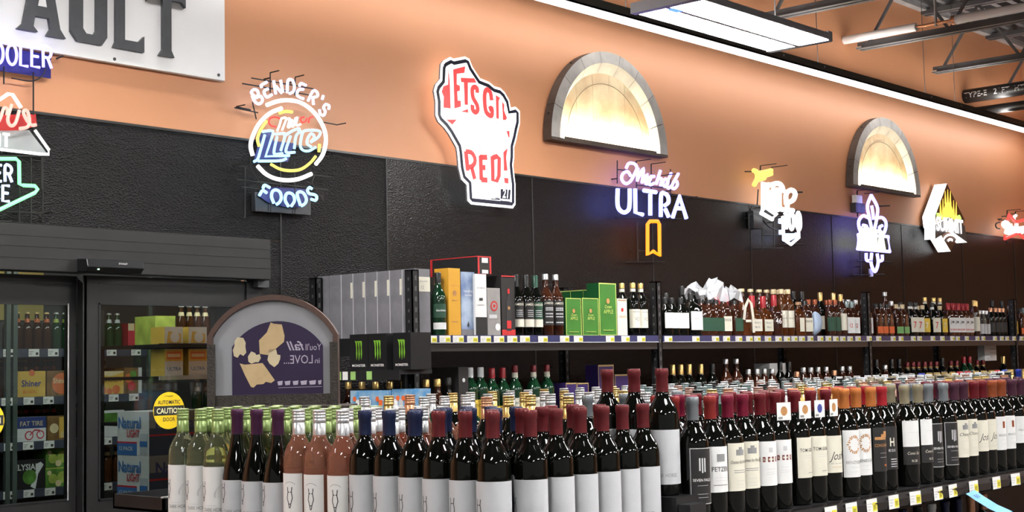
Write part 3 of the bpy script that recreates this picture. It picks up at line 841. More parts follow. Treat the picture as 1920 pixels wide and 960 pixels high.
MB().prism([onY(*q, FY) for q in zm(460, 200, 8.725, [(260, 420), (460, 380), (460, 560), (800, 600), (700, 900), (130, 920)])], (0, 1, 0), .004).build('blue_backing', mat('blue_backing'), t)
MB().prism([onY(*q, FY) for q in zm(430, 300, 8.727, [(520, 480), (760, 440), (1300, 480), (1340, 600), (1180, 770), (950, 780), (640, 700), (480, 590)])], (0, 1, 0), .003).build('blue_backing', mat('blue_backing'), t)
rods(t, [[(300, 155), (1415, 350)], [(140, 255), (1330, 460)], [(0, 690), (420, 780)], [(640, 60), (640, 420)], [(1090, 140), (1085, 470)], [(320, 590), (345, 700), (390, 900)]], 440, 130, 9.6, .0035)
hooks(t, [(640, 60), (1090, 140)], 440, 130, 9.6)
rods(t, [[(50, 90), (290, 110)], [(130, 320), (1610, 485)], [(200, 440), (470, 470)], [(1380, 245), (1700, 280)], [(1300, 560), (1540, 590)], [(1070, 30), (1075, 880)], [(680, 600), (680, 860)], [(260, 110), (255, 950)], [(1390, 250), (1350, 380), (1550, 660)]], 430, 300, 8.727, .0035)
hooks(t, [(1700, 280), (60, 90)], 430, 300, 8.727)
rods(t, [[(600, 228), (632, 234)], [(443, 200), (470, 206)]], r=.0035)
hooks(t, [(632, 234), (443, 200)])
standoff(t, [(506, 146), (553, 153), (560, 340), (508, 380)])
tubes(t, [[(470, 300), (472, 320), (490, 345), (500, 352)]], M_rod, .003, y=FY, name='cable')

# --- state-outline board
t = thing('lit_state_sign', "lit white state-shaped sign reading LET'S GO RED with navy border", 'sign', (0, 0, 0))
SY = 5.575
A_, B_ = (800, 90, 6), (800, 240, 6)
out = zm(*A_, [(160, 180), (190, 140), (265, 100), (300, 120), (430, 95), (480, 120), (515, 210), (600, 340), (700, 380), (760, 430), (830, 450), (880, 500), (930, 590), (945, 670), (1000, 660), (1050, 710), (1050, 850), (1030, 930)])
out += zm(*B_, [(1010, 130), (985, 220), (985, 340), (975, 420), (985, 520), (1000, 640), (1000, 860), (970, 905), (500, 860), (460, 820), (450, 640), (390, 580), (360, 450), (345, 280), (335, 220), (250, 70), (200, 0)])
out += zm(*A_, [(130, 830), (100, 760), (100, 600), (80, 480), (100, 410), (150, 350), (155, 230)])
po = [onY(*q, SY) for q in out]
M_signw = mat('lit_white_face', (.75, .75, .75), .35, emit=(1, 1, 1), es=.85)
M_signr = mat('lit_red_face', (.5, .04, .04), .35, emit=(.80, .07, .07), es=.62)
M_signn = mat('lit_navy_line', (.01, .012, .03), .35, noise=(9, .1))
M_edge = mat('sign_edge', (.35, .36, .4), .4, noise=(9, .1))
MB().prism(po, (0, 1, 0), .012, 0, 1).build('sign_face', [M_signw, M_edge], t)
def inset(poly, d):
    n = len(poly)
    res = []
    for i in range(n):
        a, b, c = poly[i - 1], poly[i], poly[(i + 1) % n]
        n1 = V((-(b - a).z, 0, (b - a).x)).normalized()
        n2 = V((-(c - b).z, 0, (c - b).x)).normalized()
        q = (n1 + n2)
        q = q.normalized() / max(.6, q.normalized().dot(n1)) if q.length > 1e-5 else n1
        res.append(b + q * d)
    return res
sgn = 1 if sum(po[i].x * po[(i + 1) % len(po)].z - po[(i + 1) % len(po)].x * po[i].z for i in range(len(po))) > 0 else -1
i1 = inset(po, .026 * sgn)
l = [q + V((0, -.003, 0)) for q in i1]
MB().ribbon(l + [l[0]], .021, (0, -1, 0), .0015).build('navy_outline', M_signn, t)
def redpoly(z, pts):
    MB().prism([onY(*q, SY - .002) for q in zm(*z, pts)], (0, 1, 0), .0015).build('red_letter', M_signr, t)
def redrib(z, pts, w, sm=True):
    p = [onY(*q, SY - .001) for q in zm(*z, pts)]
    MB().ribbon(smooth_path(p, 4) if sm else p, w, (0, -1, 0), .0015).build('red_letter', M_signr, t)
for q in ([(245, 230), (262, 400), (270, 680), (190, 670), (195, 550), (170, 490), (190, 430), (243, 410)], [(300, 240), (435, 205), (425, 280), (340, 290), (340, 410), (375, 425), (375, 480), (345, 490), (350, 590), (385, 595), (385, 660), (315, 680)],
          [(385, 335), (535, 340), (560, 390), (465, 390), (465, 640), (430, 640), (420, 385), (390, 385)], [(780, 530), (825, 560), (810, 600), (812, 800), (785, 790)], [(850, 600), (875, 640), (870, 700), (905, 790), (890, 810), (860, 810)], [(385, 715), (465, 685), (468, 728)], [(220, 805), (340, 805), (290, 860)], [(900, 935), (930, 930), (935, 1000), (925, 1010)]):
    redpoly(A_, q)
redrib(A_, [(568, 505), (565, 455), (535, 440), (512, 470), (522, 560), (565, 640), (572, 700), (545, 722), (515, 690), (515, 640)], .030)
redrib(A_, [(730, 590), (715, 500), (675, 470), (652, 520), (655, 650), (675, 730), (730, 762), (732, 680), (700, 690)], .031)
redrib(B_, [(440, 262), (462, 480)], .031, False)
redrib(B_, [(440, 265), (500, 275), (538, 330), (540, 390), (508, 430), (460, 440)], .028)
redrib(B_, [(505, 440), (540, 575)], .029, False)
for q in ([(605, 312), (615, 588)], [(598, 330), (680, 330)], [(606, 445), (660, 445)], [(612, 580), (682, 588)]):
    redrib(B_, q, .031, False)
redrib(B_, [(738, 318), (745, 590), (790, 590), (812, 540), (815, 340), (790, 320), (740, 335)], .031, False)
redpoly(B_, [(865, 270), (912, 225), (895, 330), (910, 480), (870, 480)])
redpoly(B_, [(872, 560), (920, 565), (920, 625), (880, 620)])
el = [onY(*q, SY - .001) for q in zm(*B_, [(610 + 275 * cos(a_), 60 + 190 * sin(a_) + 40 * cos(a_)) for a_ in [2 * pi * k / 40 for k in range(41)]])]
MB().ribbon(el, .003, (0, -1, 0), .001).build('oval_outline', mat('pale_grey_line', (.4, .4, .42), .5, noise=(9, .1)), t)
bx = zm(*B_, [(835, 685), (945, 695), (935, 832), (832, 822)])
MB().prism([onY(*q, SY - .002) for q in bx], (0, 1, 0), .0015).build('logo_box', M_signn, t)
o_ = onY(*zm(*B_, [(888, 785)])[0], SY - .0035)
MB().text('21', .075, o_, (1, 0, 0), (0, 0, 1), bold=.02, shear=.2, width=.056).build('logo_print', M_signw, t)
bx = zm(*B_, [(840, 795), (937, 805), (935, 825), (838, 815)])
MB().prism([onY(*q, SY - .003) for q in bx], (0, 1, 0), .0008).build('logo_print', M_signw, t)
for k in range(2):
    ln = zm(*B_, [(725 + 50 * (1 - k) * .9, 786 + k * 12), (822, 795 + k * 12)])
    MB().ribbon([onY(*q, SY - .001) for q in ln], .006, (0, -1, 0), .001).build('small_print', M_signn, t)
for q in ((870, 200), (930, 350), (900, 150)):
    p = onY(*q, SY)
    MB().tube([(p.x, SY + .011, p.z), (p.x, WY - .002, p.z)], .012, 8).build('standoff', M_rod, t, True)

# --- half barrels
M_stave = mat('weathered_stave', (.44, .42, .39), .6, noise=(7, .3))
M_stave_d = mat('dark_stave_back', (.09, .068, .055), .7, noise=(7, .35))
M_head = mat('barrel_head_oak', (.80, .68, .46), .6, noise=(6, .25, (.62, .44, .26)))
def half_barrel(x0, x1, z0, z1, label):
    cx, rx, rz = (x0 + x1) / 2, (x1 - x0) / 2, z1 - z0
    t = thing('half_barrel', label, 'barrel', (cx, WY - .012, z0), group='half barrels mounted on the wall')
    F = -.066
    n = 9
    for k in range(n):
        a0, a1 = pi * k / n, pi * (k + 1) / n
        g = .004
        def ring(fr, fz, y):
            return [V((fr * rx * cos(a), y, fz * rz * sin(a))) for a in [a0 + (g if k else 0) + (a1 - a0 - g) * j / 6 for j in range(7)]]
        o_f, o_b = ring(1, 1, F), ring(1, 1, 0)
        i_f, i_b = ring(.86, .88, F), ring(.80, .78, F + .045)
        b = MB()
        m_ = 7
        vs = o_f + i_f + i_b + o_b
        fs = []
        for j in range(m_ - 1):
            fs += [(j, j + 1, m_ + j + 1, m_ + j), (m_ + j, m_ + j + 1, 2 * m_ + j + 1, 2 * m_ + j), (2 * m_ + j, 2 * m_ + j + 1, 3 * m_ + j + 1, 3 * m_ + j)]
        b.add(vs, fs, 0)
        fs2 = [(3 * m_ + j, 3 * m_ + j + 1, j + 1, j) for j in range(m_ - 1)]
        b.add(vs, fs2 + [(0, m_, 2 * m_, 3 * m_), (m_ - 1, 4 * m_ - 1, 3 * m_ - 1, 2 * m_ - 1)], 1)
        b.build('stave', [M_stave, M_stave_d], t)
    edges = [-.83, -.5, -.22, .06, .33, .57, .83]
    for j in range(len(edges) - 1):
        u0, u1 = edges[j] + .002, edges[j + 1] - .002
        pts = [(u0 * rx, 0), (u1 * rx, 0)]
        for i in range(5):
            u = u1 + (u0 - u1) * i / 4
            pts.append((u * rx, rz * math.sqrt(max(.001, .83 ** 2 - u * u)) * .97))
        MB().prism([(a, F + .046, b) for a, b in pts], (0, 1, 0), .015).build('head_plank', M_head, t)
    cr = [V((.67 * rx * cos(pi * k / 30), F + .0455, .67 * rz * sin(pi * k / 30))) for k in range(31)]
    MB().ribbon(cr, .004, (0, -1, 0), .001).build('scribed_ring', mat('scribe_line', (.25, .18, .1), .7, noise=(9, .2)), t)
    MB().box((-rx, F, -.018), (rx, 0, 0)).build('base_board', M_stave_d, t)
    MB().box((-.78 * rx, F + .008, 0.0), (.78 * rx, F + .018, .008)).build('led_strip', lit('barrel_led', (1, .88, .62), 300), t)
    MB().box((-.79 * rx, F + .0, 0.0), (.79 * rx, F + .006, .013)).build('led_lip', M_stave_d, t)
    for a in (.5, 1.3, 2.2, 2.9):
        MB().cbox((rx * 1.0 * cos(a), F + .035, rz * 1.0 * sin(a)), (.012, .012, .012)).build('nail', M_rod, t)
BY = WY - .078
half_barrel(onY(1034, 248, BY).x, onY(1252, 283, BY).x, 2.953, onY(1138, 97, BY).z, 'large half barrel with glowing head beside the lit state-shaped sign')
half_barrel(onY(1600, 341, BY).x, onY(1726, 359, BY).x, 2.965, onY(1660, 221, BY).z, 'farther half barrel with glowing head above the fleur-de-lis neon')

# --- neon with blue block letters and an orange ribbon
t = sign('neon_sign', 'blue and white neon lettering ULTRA with an orange ribbon below')
a = (1140, 290, 7.382)
tubes(t, [[(135, 470), (130, 650), (150, 750), (220, 800), (285, 760), (300, 650), (300, 470)], [(730, 860), (735, 560), (780, 535), (830, 580), (835, 660), (785, 705)]], N_blue, .0145, *a)
tubes(t, [[(375, 470), (380, 800), (480, 830)], [(495, 495), (665, 520)], [(585, 545), (585, 840)], [(790, 750), (840, 860)], [(895, 870), (990, 575), (1085, 885)], [(950, 740), (1032, 745)]], N_blue, .0145, *a, sm=False)
tubes(t, [[(315, 295), (270, 235), (205, 265), (190, 340), (240, 400), (310, 370), (370, 260), (400, 190), (370, 130), (290, 120), (252, 185)], [(415, 185), (405, 370)], [(405, 350), (490, 190), (470, 395)], [(470, 380), (545, 275), (520, 395), (560, 390), (605, 290)], [(640, 300), (580, 320), (575, 415), (640, 395)],
          [(725, 220), (665, 410), (705, 330), (745, 345), (725, 430)], [(800, 330), (765, 370), (770, 430), (810, 435), (835, 360)], [(875, 255), (815, 400), (835, 465), (880, 430)], [(975, 262), (885, 430), (915, 472), (960, 420), (950, 360)]], N_violet, .011, *a)
tubes(t, [[(515, 800), (515, 578), (532, 556), (588, 556), (600, 578), (602, 805), (556, 772)]], N_orange, .0125, 1080, 270, 3.84, closed=True, sm=False)
rods(t, [[(128, 80), (128, 400)], [(128, 205), (240, 215)], [(390, 90), (395, 480)], [(598, 130), (598, 520)], [(865, 200), (865, 540)], [(390, 420), (900, 470)], [(100, 870), (1100, 890)]], *a, .004)
rods(t, [[(440, 560), (445, 850)], [(445, 770), (500, 772)], [(360, 850), (640, 850)]], 1080, 270, 3.84, .004)
hooks(t, [(390, 90), (598, 130), (1040, 605), (740, 290)], *a, out=.12)
standoff(t, [(128, 330), (865, 500), (395, 600)], *a)

# --- white outlined neon with a shield
t = sign('neon_sign', 'white neon script sign with yellow stroke above and 100 shield below')
a = (1390, 290, 5.053)
tubes(t, [[(205, 265), (205, 520), (188, 552), (292, 612), (332, 568), (245, 510), (245, 265)]], N_white, .016, *a, closed=True, sm=False)
tubes(t, [[(278, 340), (285, 480), (320, 530)], [(270, 290), (350, 272), (388, 310), (385, 345)], [(315, 340), (318, 510), (350, 520)], [(360, 360), (362, 500), (395, 520)], [(425, 470), (425, 370), (475, 335), (510, 370), (490, 430), (440, 460), (440, 520), (490, 530)], [(300, 330), (400, 340)], [(340, 380), (335, 500)]], N_white, .019, *a)
tubes(t, [[(392, 590), (460, 575), (535, 605), (545, 785), (470, 850), (402, 805)]], N_white, .013, *a, closed=True, sm=False)
tubes(t, [[(375, 610), (372, 650)], [(378, 715), (378, 755)], [(405, 800), (440, 800), (520, 760)], [(410, 770), (500, 770)]], N_paleb, .02, *a)
p = onY(*zm(*a, [(415, 705)])[0], TY)
letters(t, '100', p.x, p.z, .145, N_white, .012, gap=.3, wf=.72)
tubes(t, [[(115, 150), (140, 160), (150, 220), (120, 290)], [(140, 175), (200, 170), (285, 150)], [(160, 200), (230, 195), (285, 180)], [(150, 240), (220, 220)]], N_yel, .018, *a)
MB().cbox(onY(*zm(*a, [(130, 620)])[0], FY + .01), (.12, .05, .13)).build('transformer_box', mat('transformer_plastic'), t)
tubes(t, [[(190, 600), (260, 680), (360, 720)], [(100, 490), (85, 520), (110, 540)]], M_rod, .006, *a, y=FY, name='cable')
rods(t, [[(65, 570), (380, 590)], [(70, 570), (75, 850)], [(190, 300), (200, 900)], [(305, 610), (310, 890)], [(195, 760), (370, 765)], [(100, 890), (400, 885)], [(35, 160), (120, 160)], [(400, 850), (600, 850)], [(160, 330), (150, 480)], [(180, 105), (180, 160)], [(285, 120), (285, 170)]], *a, .005)
hooks(t, [(180, 105), (285, 120)], *a, out=.14)
rods(t, [[(515, 355), (577, 355)]], *a, .007)
standoff(t, [(75, 600), (190, 500), (300, 640)], *a)

# --- fleur-de-lis neon
t = sign('neon_sign', 'violet-white fleur-de-lis neon sign with a glowing name box')
a = (1580, 350, 5.336)
tubes(t, [[(285, 85), (248, 190), (265, 300), (300, 465)], [(285, 85), (345, 200), (345, 290), (312, 465)], [(290, 190), (300, 250), (310, 330)], [(270, 320), (205, 290), (160, 350), (175, 440), (220, 462), (240, 400), (205, 385)], [(340, 312), (400, 312), (435, 370), (415, 460), (382, 465), (368, 410), (395, 390)], [(235, 665), (240, 735), (285, 742)], [(395, 680), (395, 735), (355, 745)], [(290, 665), (285, 770), (323, 850), (355, 765), (345, 670)]], N_violet, .014, *a)
tubes(t, [[(155, 480), (455, 500), (472, 650), (148, 622)]], N_violet, .014, *a, closed=True, sm=False)
p = onY(*zm(*a, [(170, 600)])[0], TY)
letters(t, 'ABITA', p.x, p.z, .15, neon_mat('neon_warm_white', (1, 1, .82), 1.6), .019, gap=.20, wf=.74, dz=-.003)
MB().cbox(onY(*zm(*a, [(150, 215)])[0], FY), (.16, .05, .08)).build('transformer_box', mat('transformer_plastic'), t)
MB().cbox(onY(*zm(*a, [(145, 130)])[0], FY), (.10, .04, .07)).build('junction_box', M_white, t)
rods(t, [[(145, 40), (150, 300)], [(175, 640), (185, 880)], [(150, 740), (500, 755)], [(100, 885), (415, 880)], [(330, 195), (470, 190)]], *a, .006)
hooks(t, [(145, 40), (215, 70), (180, 750)], *a, out=.14)
standoff(t, [(150, 240), (180, 800), (300, 880)], *a)
tubes(t, [[(280, 820), (285, 900)]], M_white, .02, *a, y=FY, name='knob')

# --- diamond shaped edge-lit sign
t = thing('lit_diamond_sign', 'lit diamond-shaped sign with golden grain ears and white name banner', 'sign', (0, 0, 0))
a = (1720, 330, 6.4)
DY = 5.52
M_edgelit = mat('lit_white_edge', (.8, .8, .8), .4, emit=(1, 1, 1), es=1.6)
def dpoly(name, pts, m, off, th, side=None):
    MB().prism([onY(*q, DY - off) for q in zm(*a, pts)], (0, 1, 0), th, 0, 1).build(name, [m, side or m], t)
M_brown = mat('brown_sign_face', (.14, .055, .02), .4, noise=(8, .3))
M_greyb = mat('grey_banner_rim', (.16, .15, .15), .4, noise=(8, .1))
dpoly('diamond_face', [(355, 90), (567, 525), (545, 590), (400, 905), (290, 720), (225, 600), (212, 480)], M_brown, 0, .12, M_edgelit)
dpoly('banner_rim', [(213, 585), (390, 497), (570, 598), (597, 797), (390, 648), (213, 757)], M_greyb, .03, .10, M_edgelit)
tx = MB().text('SUMMIT', .17, onY(*zm(*a, [(395, 668)])[0], DY - .04), (1, 0, 0), (0, 0, 1), bold=.035, width=.56)
tx.build('print', M_edgelit, t)
M_grain = mat('lit_grain_yellow', (.7, .45, .05), .4, emit=(1, .62, .08), es=1.2)
M_hop = mat('lit_hop_green', (.3, .5, .1), .4, emit=(.5, .8, .15), es=1.0)
for cx, ty, by in ((368, 160, 330), (310, 270, 440), (438, 290, 470)):
    for dx in (-28, 0, 28):
        dpoly('grain_ear', [(cx + dx - 9, by), (cx + dx * 1.15, ty + abs(dx) * .6), (cx + dx + 9, by), (cx + dx * .4, by + 60)], M_grain, .004, .003)
dpoly('grain_stem', [(345, 320), (395, 320), (450, 470), (470, 530), (390, 492), (300, 520), (300, 470)], M_grain, .005, .003)
dpoly('hop_cone', [(235, 440), (290, 450), (305, 500), (270, 530), (235, 500)], M_hop, .006, .003)
dpoly('hop_cone', [(465, 480), (510, 465), (530, 510), (510, 555), (465, 525)], M_hop, .006, .003)
for r_, wd_ in ((85, 30), (30, 36)):
    pa = [onY(*q, DY - .006) for q in zm(*a, [(395 + r_ * cos(k), 790 - r_ * sin(k)) for k in [pi * (.15 + .75 * j / 10) for j in range(11)]])]
    MB().ribbon(pa, wd_ / 6.4 * .0038, (0, -1, 0), .003).build('emblem_arc', M_edgelit, t)
for q in ((1775, 390), (1775, 440)):
    p = onY(*q, DY)
    MB().tube([(p.x, DY + .11, p.z), (p.x, WY - .002, p.z)], .02, 8).build('standoff', M_rod, t, True)

# --- red bow-tie neon at the right edge
t = sign('neon_sign', 'white script and red bow-tie neon sign at the right edge')
a = (1860, 380, 9.6)
tubes(t, [[(285, 320), (305, 215), (420, 350), (620, 300), (800, 220), (850, 600), (600, 650), (470, 550), (230, 650), (225, 580)]], N_red, .016, *a, sm=False)
tubes(t, [[(300, 390), (240, 350), (200, 390), (240, 440), (290, 480), (250, 530), (320, 540), (350, 480), (320, 400)], [(330, 380), (340, 520), (400, 500), (395, 430)], [(440, 380), (440, 520), (470, 520)], [(500, 430), (510, 530), (560, 510), (570, 430)], [(600, 440), (600, 530), (660, 520), (680, 440)], [(700, 440), (710, 530), (780, 520), (800, 430)], [(270, 440), (350, 440)], [(380, 470), (700, 490)]], N_white, .02, *a)
tubes(t, [[(395, 320), (400, 260), (430, 230)]], N_white, .015, *a)
rods(t, [[(272, 140), (272, 250)], [(420, 160), (420, 250)], [(180, 250), (280, 240)], [(120, 310), (260, 320)], [(265, 690), (270, 760)]], *a, .006)
hooks(t, [(272, 140), (420, 160)], *a, out=.14)
tubes(t, [[(140, 350), (70, 380), (80, 450), (140, 470)]], M_rod, .007, *a, y=FY, name='cable')
standoff(t, [(180, 290), (420, 200)], *a)

# ================================================================== BOTTLES
def clear_glass(name, c, ior=1.33, rough=.0):
    return mat(name, c, rough, trans=1, ior=ior)
G_white = mat('white_wine_glass', (.90, .95, .60), .015, trans=.95, ior=1.33)
G_rose = mat('rose_wine_glass', (.93, .38, .25), .02, trans=.82, ior=1.33)
G_clear = clear_glass('clear_spirit_glass', (.93, .95, .94))
G_amber = mat('amber_whiskey_glass', (.13, .035, .008), .06, trans=.35, ior=1.36, noise=(9, .25))
G_brownish = mat('dark_amber_glass', (.045, .013, .006), .06, coat=.3, noise=(9, .25))
G_green = mat('green_bottle_glass', (.006, .035, .014), .06, coat=.3, noise=(9, .25))
F = {}
def foil(name, c, metal=.35, rough=.34):
    F[name] = mat('foil_' + name, c, rough, metal, noise=(40, .10))
foil('burgundy', (.145, .020, .024)); foil('navy', (.018, .025, .070)); foil('purple', (.065, .018, .055)); foil('green', (.25, .34, .115)); foil('silver', (.62, .63, .64), .7, .3)
foil('grey', (.24, .26, .28), .5); foil('scarlet', (.29, .03, .026)); foil('crimson', (.20, .012, .036)); foil('darkred', (.15, .012, .018)); foil('orange', (.58, .19, .05)); foil('rust', (.33, .08, .03)); foil('olive', (.30, .26, .17)); foil('plum', (.075, .025, .045))
foil('gold', (.72, .50, .18), .8, .3); foil('copper', (.60, .30, .17), .6, .3); foil('black', (.012, .012, .012), .1); foil('white', (.75, .76, .77), 0, .4); foil('teal', (.20, .26, .26), .4); foil('blue', (.02, .04, .30), .2); foil('red', (.34, .016, .024), .1); foil('cream', (.62, .50, .30), .1); foil('pink', (.42, .25, .20), .4)
def bord(r=.0375, H=.30):
    return [(r - .004, 0), (r, .006), (r, .178), (r * .985, .190), (r * .90, .203), (r * .74, .216), (r * .56, .226), (.0165, .236), (.0145, .246), (.0138, H - .012), (.0150, H - .011), (.0150, H - .001)]
def burg(r=.0388, H=.30):
    return [(r - .004, 0), (r, .006), (r, .115), (r * .965, .135), (r * .84, .160), (r * .66, .185), (r * .50, .206), (.0165, .224), (.0146, .240), (.0138, H - .012), (.0150, H - .011), (.0150, H - .001)]
def foil_prof(z0=.233, H=.30, k=1.0):
    return [(.0153 * k, z0), (.0149 * k, z0 + .012), (.0146 * k, H - .019), (.0162 * k, H - .017), (.0162 * k, H - .004), (.0148 * k, H)]
def screw_prof(z0=.236, H=.30, k=1.0):
    q = [(.0156, z0), (.0156, H - .033), (.0146, H - .032), (.0146, H - .030), (.0158, H - .029)]
    for d in (.022, .015, .008):
        q += [(.0158, H - d), (.0150, H - d + .001), (.0150, H - d + .0025), (.0158, H - d + .0035)]
    q += [(.0155, H - .001), (.0135, H)]
    return [(a * k, b) for a, b in q]
def patch(mb, r, z0, z1, a0, a1, n=14, m_=0, e=2, dep=1.0):
    vs = []
    for i in range(n + 1):
        a = a0 + (a1 - a0) * i / n
        vs += [(r * sin(a), -r * cos(a), z0), (r * sin(a), -r * cos(a), z1)]
    mb.add(vs, [(2 * i, 2 * i + 2, 2 * i + 3, 2 * i + 1) for i in range(n)], m_)
def wrap_line(mb, r, pts, w, ang=0, m_=0):
    p = [V((a, 0, b)) for a, b in pts]
    L = []
    for i in range(len(p)):
        d = (p[min(i + 1, len(p) - 1)] - p[max(i - 1, 0)]).normalized()
        x = V((d.z, 0, -d.x)) * (w / 2)
        L.append((p[i] + x, p[i] - x))
    vs = []
    for a, b in L:
        for q in (a, b):
            an = ang + q.x / r
            vs.append((r * sin(an), -r * cos(an), q.z))
    mb.add(vs, [(2 * i, 2 * i + 1, 2 * i + 3, 2 * i + 2)[::-1] for i in range(len(p) - 1)], m_)

PROTO = {}
def proto(key, prof, glass, cap=None, labels=(), prints=(), seg=26, extra=(), rlab=None):
    """meshes of one kind of bottle: glass body, closure, paper labels (each with its print)"""
    P = [('glass_body', MB().lathe(prof, seg).mesh('glass_body', glass, True, 60), None)]
    if cap:
        P.append((cap[2] if len(cap) > 2 else 'capsule', MB().lathe(cap[0], min(seg, 20)).mesh('capsule', cap[1], True, 50), None))
    for (z0, z1, a0, a1, lm) in labels:
        b = MB()
        r = rlab or max(q[0] for q in prof)
        patch(b, r + .0006, z0, z1, R(a0), R(a1))
        P.append(('paper_label', b.mesh('paper_label', lm, True), None))
        li = len(P) - 1
    for fn, pm in prints:
        b = MB()
        fn(b, (rlab or max(q[0] for q in prof)) + .0010)
        P.append(('label_print', b.mesh('label_print', pm), li))
    for nm, me in extra:
        P.append((nm, me, None))
    PROTO[key] = P
def place(key, loc, label, cat='wine bottle', rot=0, group=None, name='wine_bottle', sc=1.0):
    t = thing(name, label, cat, loc, rot, group)
    t.scale = (sc, sc, sc)
    made = []
    for nm, me, par in PROTO[key]:
        made.append(obj(nm, me, t if par is None else made[par]))
    return t

def bit_icon(ang):
    def f(b, r):
        z = .098
        wrap_line(b, r, [(-.0065, z + .020), (-.005, z + .008), (-.0075, z - .006), (-.003, z - .020), (-.001, z - .030)], .0022, ang)
        wrap_line(b, r, [(.0065, z + .020), (.005, z + .008), (.0075, z - .006), (.003, z - .020), (.001, z - .030)], .0022, ang)
        wrap_line(b, r, [(-.006, z + .008), (.006, z + .008)], .002, ang)
        wrap_line(b, r, [(-.003, z - .020), (.003, z - .020)], .002, ang)
    return f
def lines(zs, ang, w, th=.0008):
    def f(b, r):
        for z in zs:
            wrap_line(b, r, [(-w / 2 + w * i / 4, z) for i in range(5)], th, ang)
    return f
def word(txt, size, z, ang, width=None, bold=0, shear=0):
    return lambda b, r: b.wraptext(txt, size, r, z, R(ang), bold, shear, width)
def arcword(ang):
    def f(b, r):
        wrap_line(b, r, [(.017 * cos(R(q)), .118 + .012 * sin(R(q))) for q in range(30, 151, 15)], .0010, R(ang))
    return f
def face_art(ang):
    def f(b, r):
        for k in range(5):
            wrap_line(b, r, [((.006 + .003 * k) * cos(R(q)) + .004 * k, .085 + (.009 + .004 * k) * sin(R(q))) for q in range(-60 + 12 * k, 230 - 10 * k, 20)], .0007, R(ang))
    return f
M_faint = mat('faint_grey_ink', (.52, .52, .53), .6, noise=(30, .05))
M_silverlab = mat('silver_grey_paper', (.52, .53, .55), .5, noise=(30, .04))
DH = [(bit_icon(R(-38)), M_ink), (word('DARK HORSE', .0125, .044, 12, .058, .006), M_grey_ink), (lines((.058, .036, .031), R(-2), .028), M_faint), (face_art(22), M_faint)]
DHL = [(.027, .155, -62, 98)]
def dh(key, prof, glass, cap, lab, sp=DH, spans=DHL):
    proto(key, prof, glass, cap, [(a, b, c, d, lab) for a, b, c, d in spans], sp)
dh('dh_white', bord(), G_white, (screw_prof(), F['green'], 'screw_cap'), M_paper)
dh('dh_pinot', burg(), M_dark, (foil_prof(.226), F['purple']), M_silverlab, DH, [(.027, .125, -62, 98)])
dh('dh_rose', bord(), G_rose, (screw_prof(), F['silver'], 'screw_cap'), M_paper, [(bit_icon(0), M_ink), (arcword(0), M_grey_ink), (lines((.050, .040), 0, .024, .003), M_grey_ink), (word('DARK HORSE', .008, .033, 0, .035), M_grey_ink)], [(.027, .150, -48, 48)])
dh('dh_blue', bord(), M_dark, (foil_prof(), F['navy']), M_silverlab)
dh('dh_burg', bord(), M_dark, (foil_prof(), F['burgundy']), M_silverlab)

def lab_block(pts, m_=0):
    def f(b, r):
        for x0, x1, z0, z1 in pts:
            patch(b, r, z0, z1, x0 / r, x1 / r, 5)
    return f
M_lblack = mat('black_label', (.018, .017, .017), .5, noise=(30, .1))
M_lwhite = mat('white_label', (.72, .72, .71), .5, noise=(30, .03))
M_lcream = mat('cream_label', (.68, .65, .54), .5, noise=(30, .04))
M_ochre = mat('ochre_print', (.55, .27, .10), .5, noise=(40, .4))
def w(key, cap, lab, z0, z1, prints, a=52, extra_lab=()):
    proto(key, bord(.0375), M_dark, (foil_prof(.228), cap), [(z0, z1, -a, a, lab)] + list(extra_lab), prints)
def border(z0, z1, x):
    def f(b, r):
        wrap_line(b, r, [(-x, z0), (-x, z1)], .0012)
        wrap_line(b, r, [(x, z0), (x, z1)], .0012)
        for z in (z0, z1):
            wrap_line(b, r, [(-x + 2 * x * i / 8, z) for i in range(9)], .0012)
    return f
w('seven', F['grey'], M_lblack, .045, .180, [(border(.047, .178, .031), M_lwhite), (lab_block([(-.010, -.006, .125, .155), (-.003, .001, .120, .155), (.004, .008, .122, .155)]), M_faint), (word('SEVEN FALLS', .009, .100, 0, .052, .01), M_lwhite), (lines((.090, .07, .062), 0, .03), M_faint)])
w('fetzer', F['scarlet'], M_lwhite, .068, .178, [(lab_block([(-.012, .012, .142, .160)]), M_grey_ink), (word('FETZER', .016, .118, 0, .050, .005), M_ink), (lines((.103, .096), 0, .035), M_faint), (lines((.085,), 0, .045, .002), M_grey_ink)])
w('chateau', F['crimson'], M_lcream, .065, .182, [(lab_block([(-.014, .014, .152, .166), (-.006, .006, .164, .172)]), M_grey_ink), (word('Chateau Ste Michelle', .011, .132, 0, .058, .0, .4), M_ink), (lines((.115, .110), 0, .042, .0016), M_grey_ink), (lines((.09, .08, .073), 0, .03), M_faint)])
w('louis', F['darkred'], M_lwhite, .066, .178, [(lab_block([(-.033, .033, .126, .139)]), mat('brown_band', (.14, .02, .02), .5, noise=(30, .1))), (word('LOUIS M. MARTINI', .009, .1295, 0, .058, .005), M_lcream), (lab_block([(-.006, .006, .150, .162)]), M_faint), (lines((.108, .10, .095), 0, .03), M_faint)])
w('tom', F['darkred'], M_lcream, .072, .178, [(word('TOM GORE', .013, .140, 0, .055, .005), M_ink), (lines((.130, .124), 0, .03), M_faint), (lines((.085,), .2, .022, .0015), M_grey_ink)])
w('josh', F['darkred'], M_lcream, .075, .175, [(word('Josh', .032, .110, 5, .050, 0, .5), M_ink), (lines((.100,), 0, .05, .0012), M_grey_ink), (lines((.090,), .1, .035), M_ochre)])
